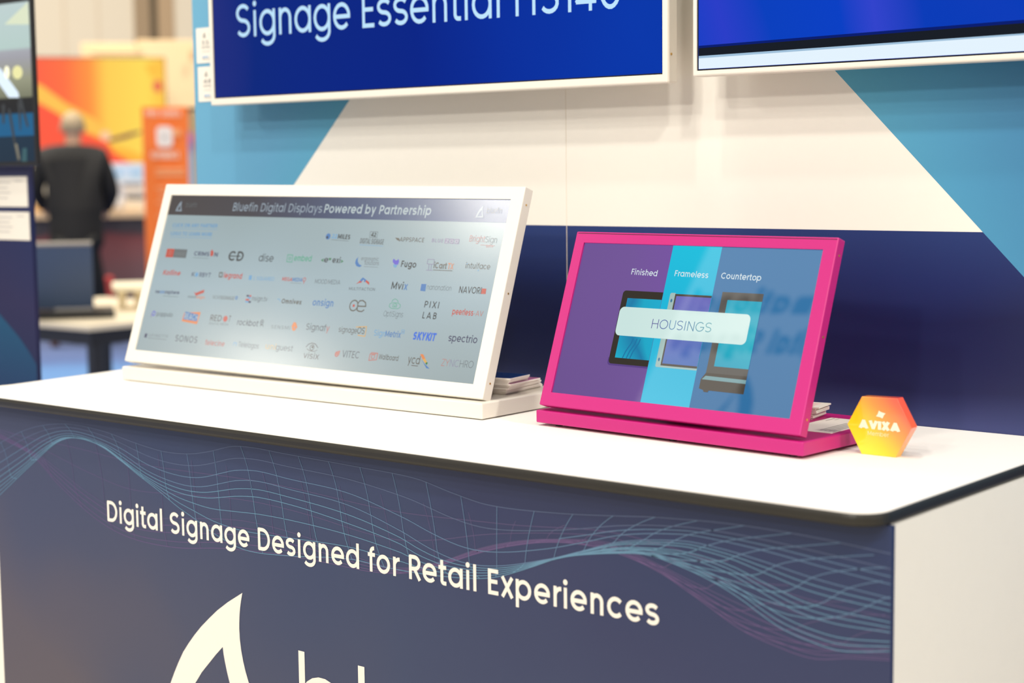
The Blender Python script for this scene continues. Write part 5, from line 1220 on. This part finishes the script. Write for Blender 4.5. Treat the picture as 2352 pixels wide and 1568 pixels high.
# hall wall and dark posts
hw = tag(box('wall_far', mat('cream_hall_wall', (232, 220, 198), 0.8, vary=0.01), -14, 9, 0, 8.5, -0.2, 0.0, None, gfr(24)), kind='structure')
for (a0, a1, col, dd) in ((312, 346, (166, 142, 112), 0.03), (346, 362, (92, 78, 56), 0.02), (362, 396, (186, 158, 124), 0.03)):
    box('pilaster', mat('pilaster_%d' % a0, col, 0.7), (-1.0235,3.8112)[0] * 0 + (a0 - 354) * 0.00645 + (1.0060,3.4827)[0], (a1 - 354) * 0.00645 + (1.0060,3.4827)[0], 0, 8.5, 0.0, dd, hw, gfr(24))
for xo in (165, 235):
    box('wall_joint', mat('wall_joint', (222, 206, 182), 0.8), (xo - 354) * 0.00645 + (1.0060,3.4827)[0], (xo - 349) * 0.00645 + (1.0060,3.4827)[0], 0, 8.5, 0.0, 0.01, hw, gfr(24))

# lit overhead sign across the aisle (only its mirror image shows, in the magenta display)
og = thing('overhead_sign', (-4.2, -1.02, 2.8), 'lit white overhead sign with blue lettering, seen mirrored in the magenta display', 'sign')
OF = (Vector((0, -1.0, 0)), Vector((-1, 0, 0)), Vector((0, 0, 1)), Vector((0, 1, 0)))
box('lightbox', mat('sign_housing', (220, 220, 222), 0.5), 3.42, 4.86, 2.78, 3.95, -0.08, -0.001, og, OF, 0.004)
of = Art().rect((3.43, 2.79), (4.85, 3.94), glow((250, 246, 240), 1.9, 0.5), 0).build('sign_face', OF, og, base=0.0)
a = Art()
S_BL = glow((6, 40, 120), 0.3, 0.5)
a.text('Informational', (3.73, 3.385), (4.80, 3.385), 0.125, S_BL, wt=0.20, k=2)
a.text('Digital Signage', (3.86, 3.175), (4.82, 3.175), 0.125, S_BL, wt=0.20, k=2)
zip_quads(a, [(4.30, 3.07), (4.24, 3.0), (4.20, 2.93), (4.18, 2.85)], [(4.31, 3.0), (4.29, 2.95), (4.27, 2.9), (4.26, 2.85)], S_BL, 2)
zip_quads(a, [(4.30, 3.07), (4.31, 3.0), (4.34, 2.93), (4.38, 2.85)], [(4.31, 3.0), (4.32, 2.95), (4.33, 2.9), (4.34, 2.87)], S_BL, 2)
a.build('sign_lettering', OF, of, split=True)
for x in (-3.6, -4.6): tube('suspension_cable', M_CHAR, (x, -1.04, 3.95), (x, -1.04, 8.4), 0.004, og, 8)
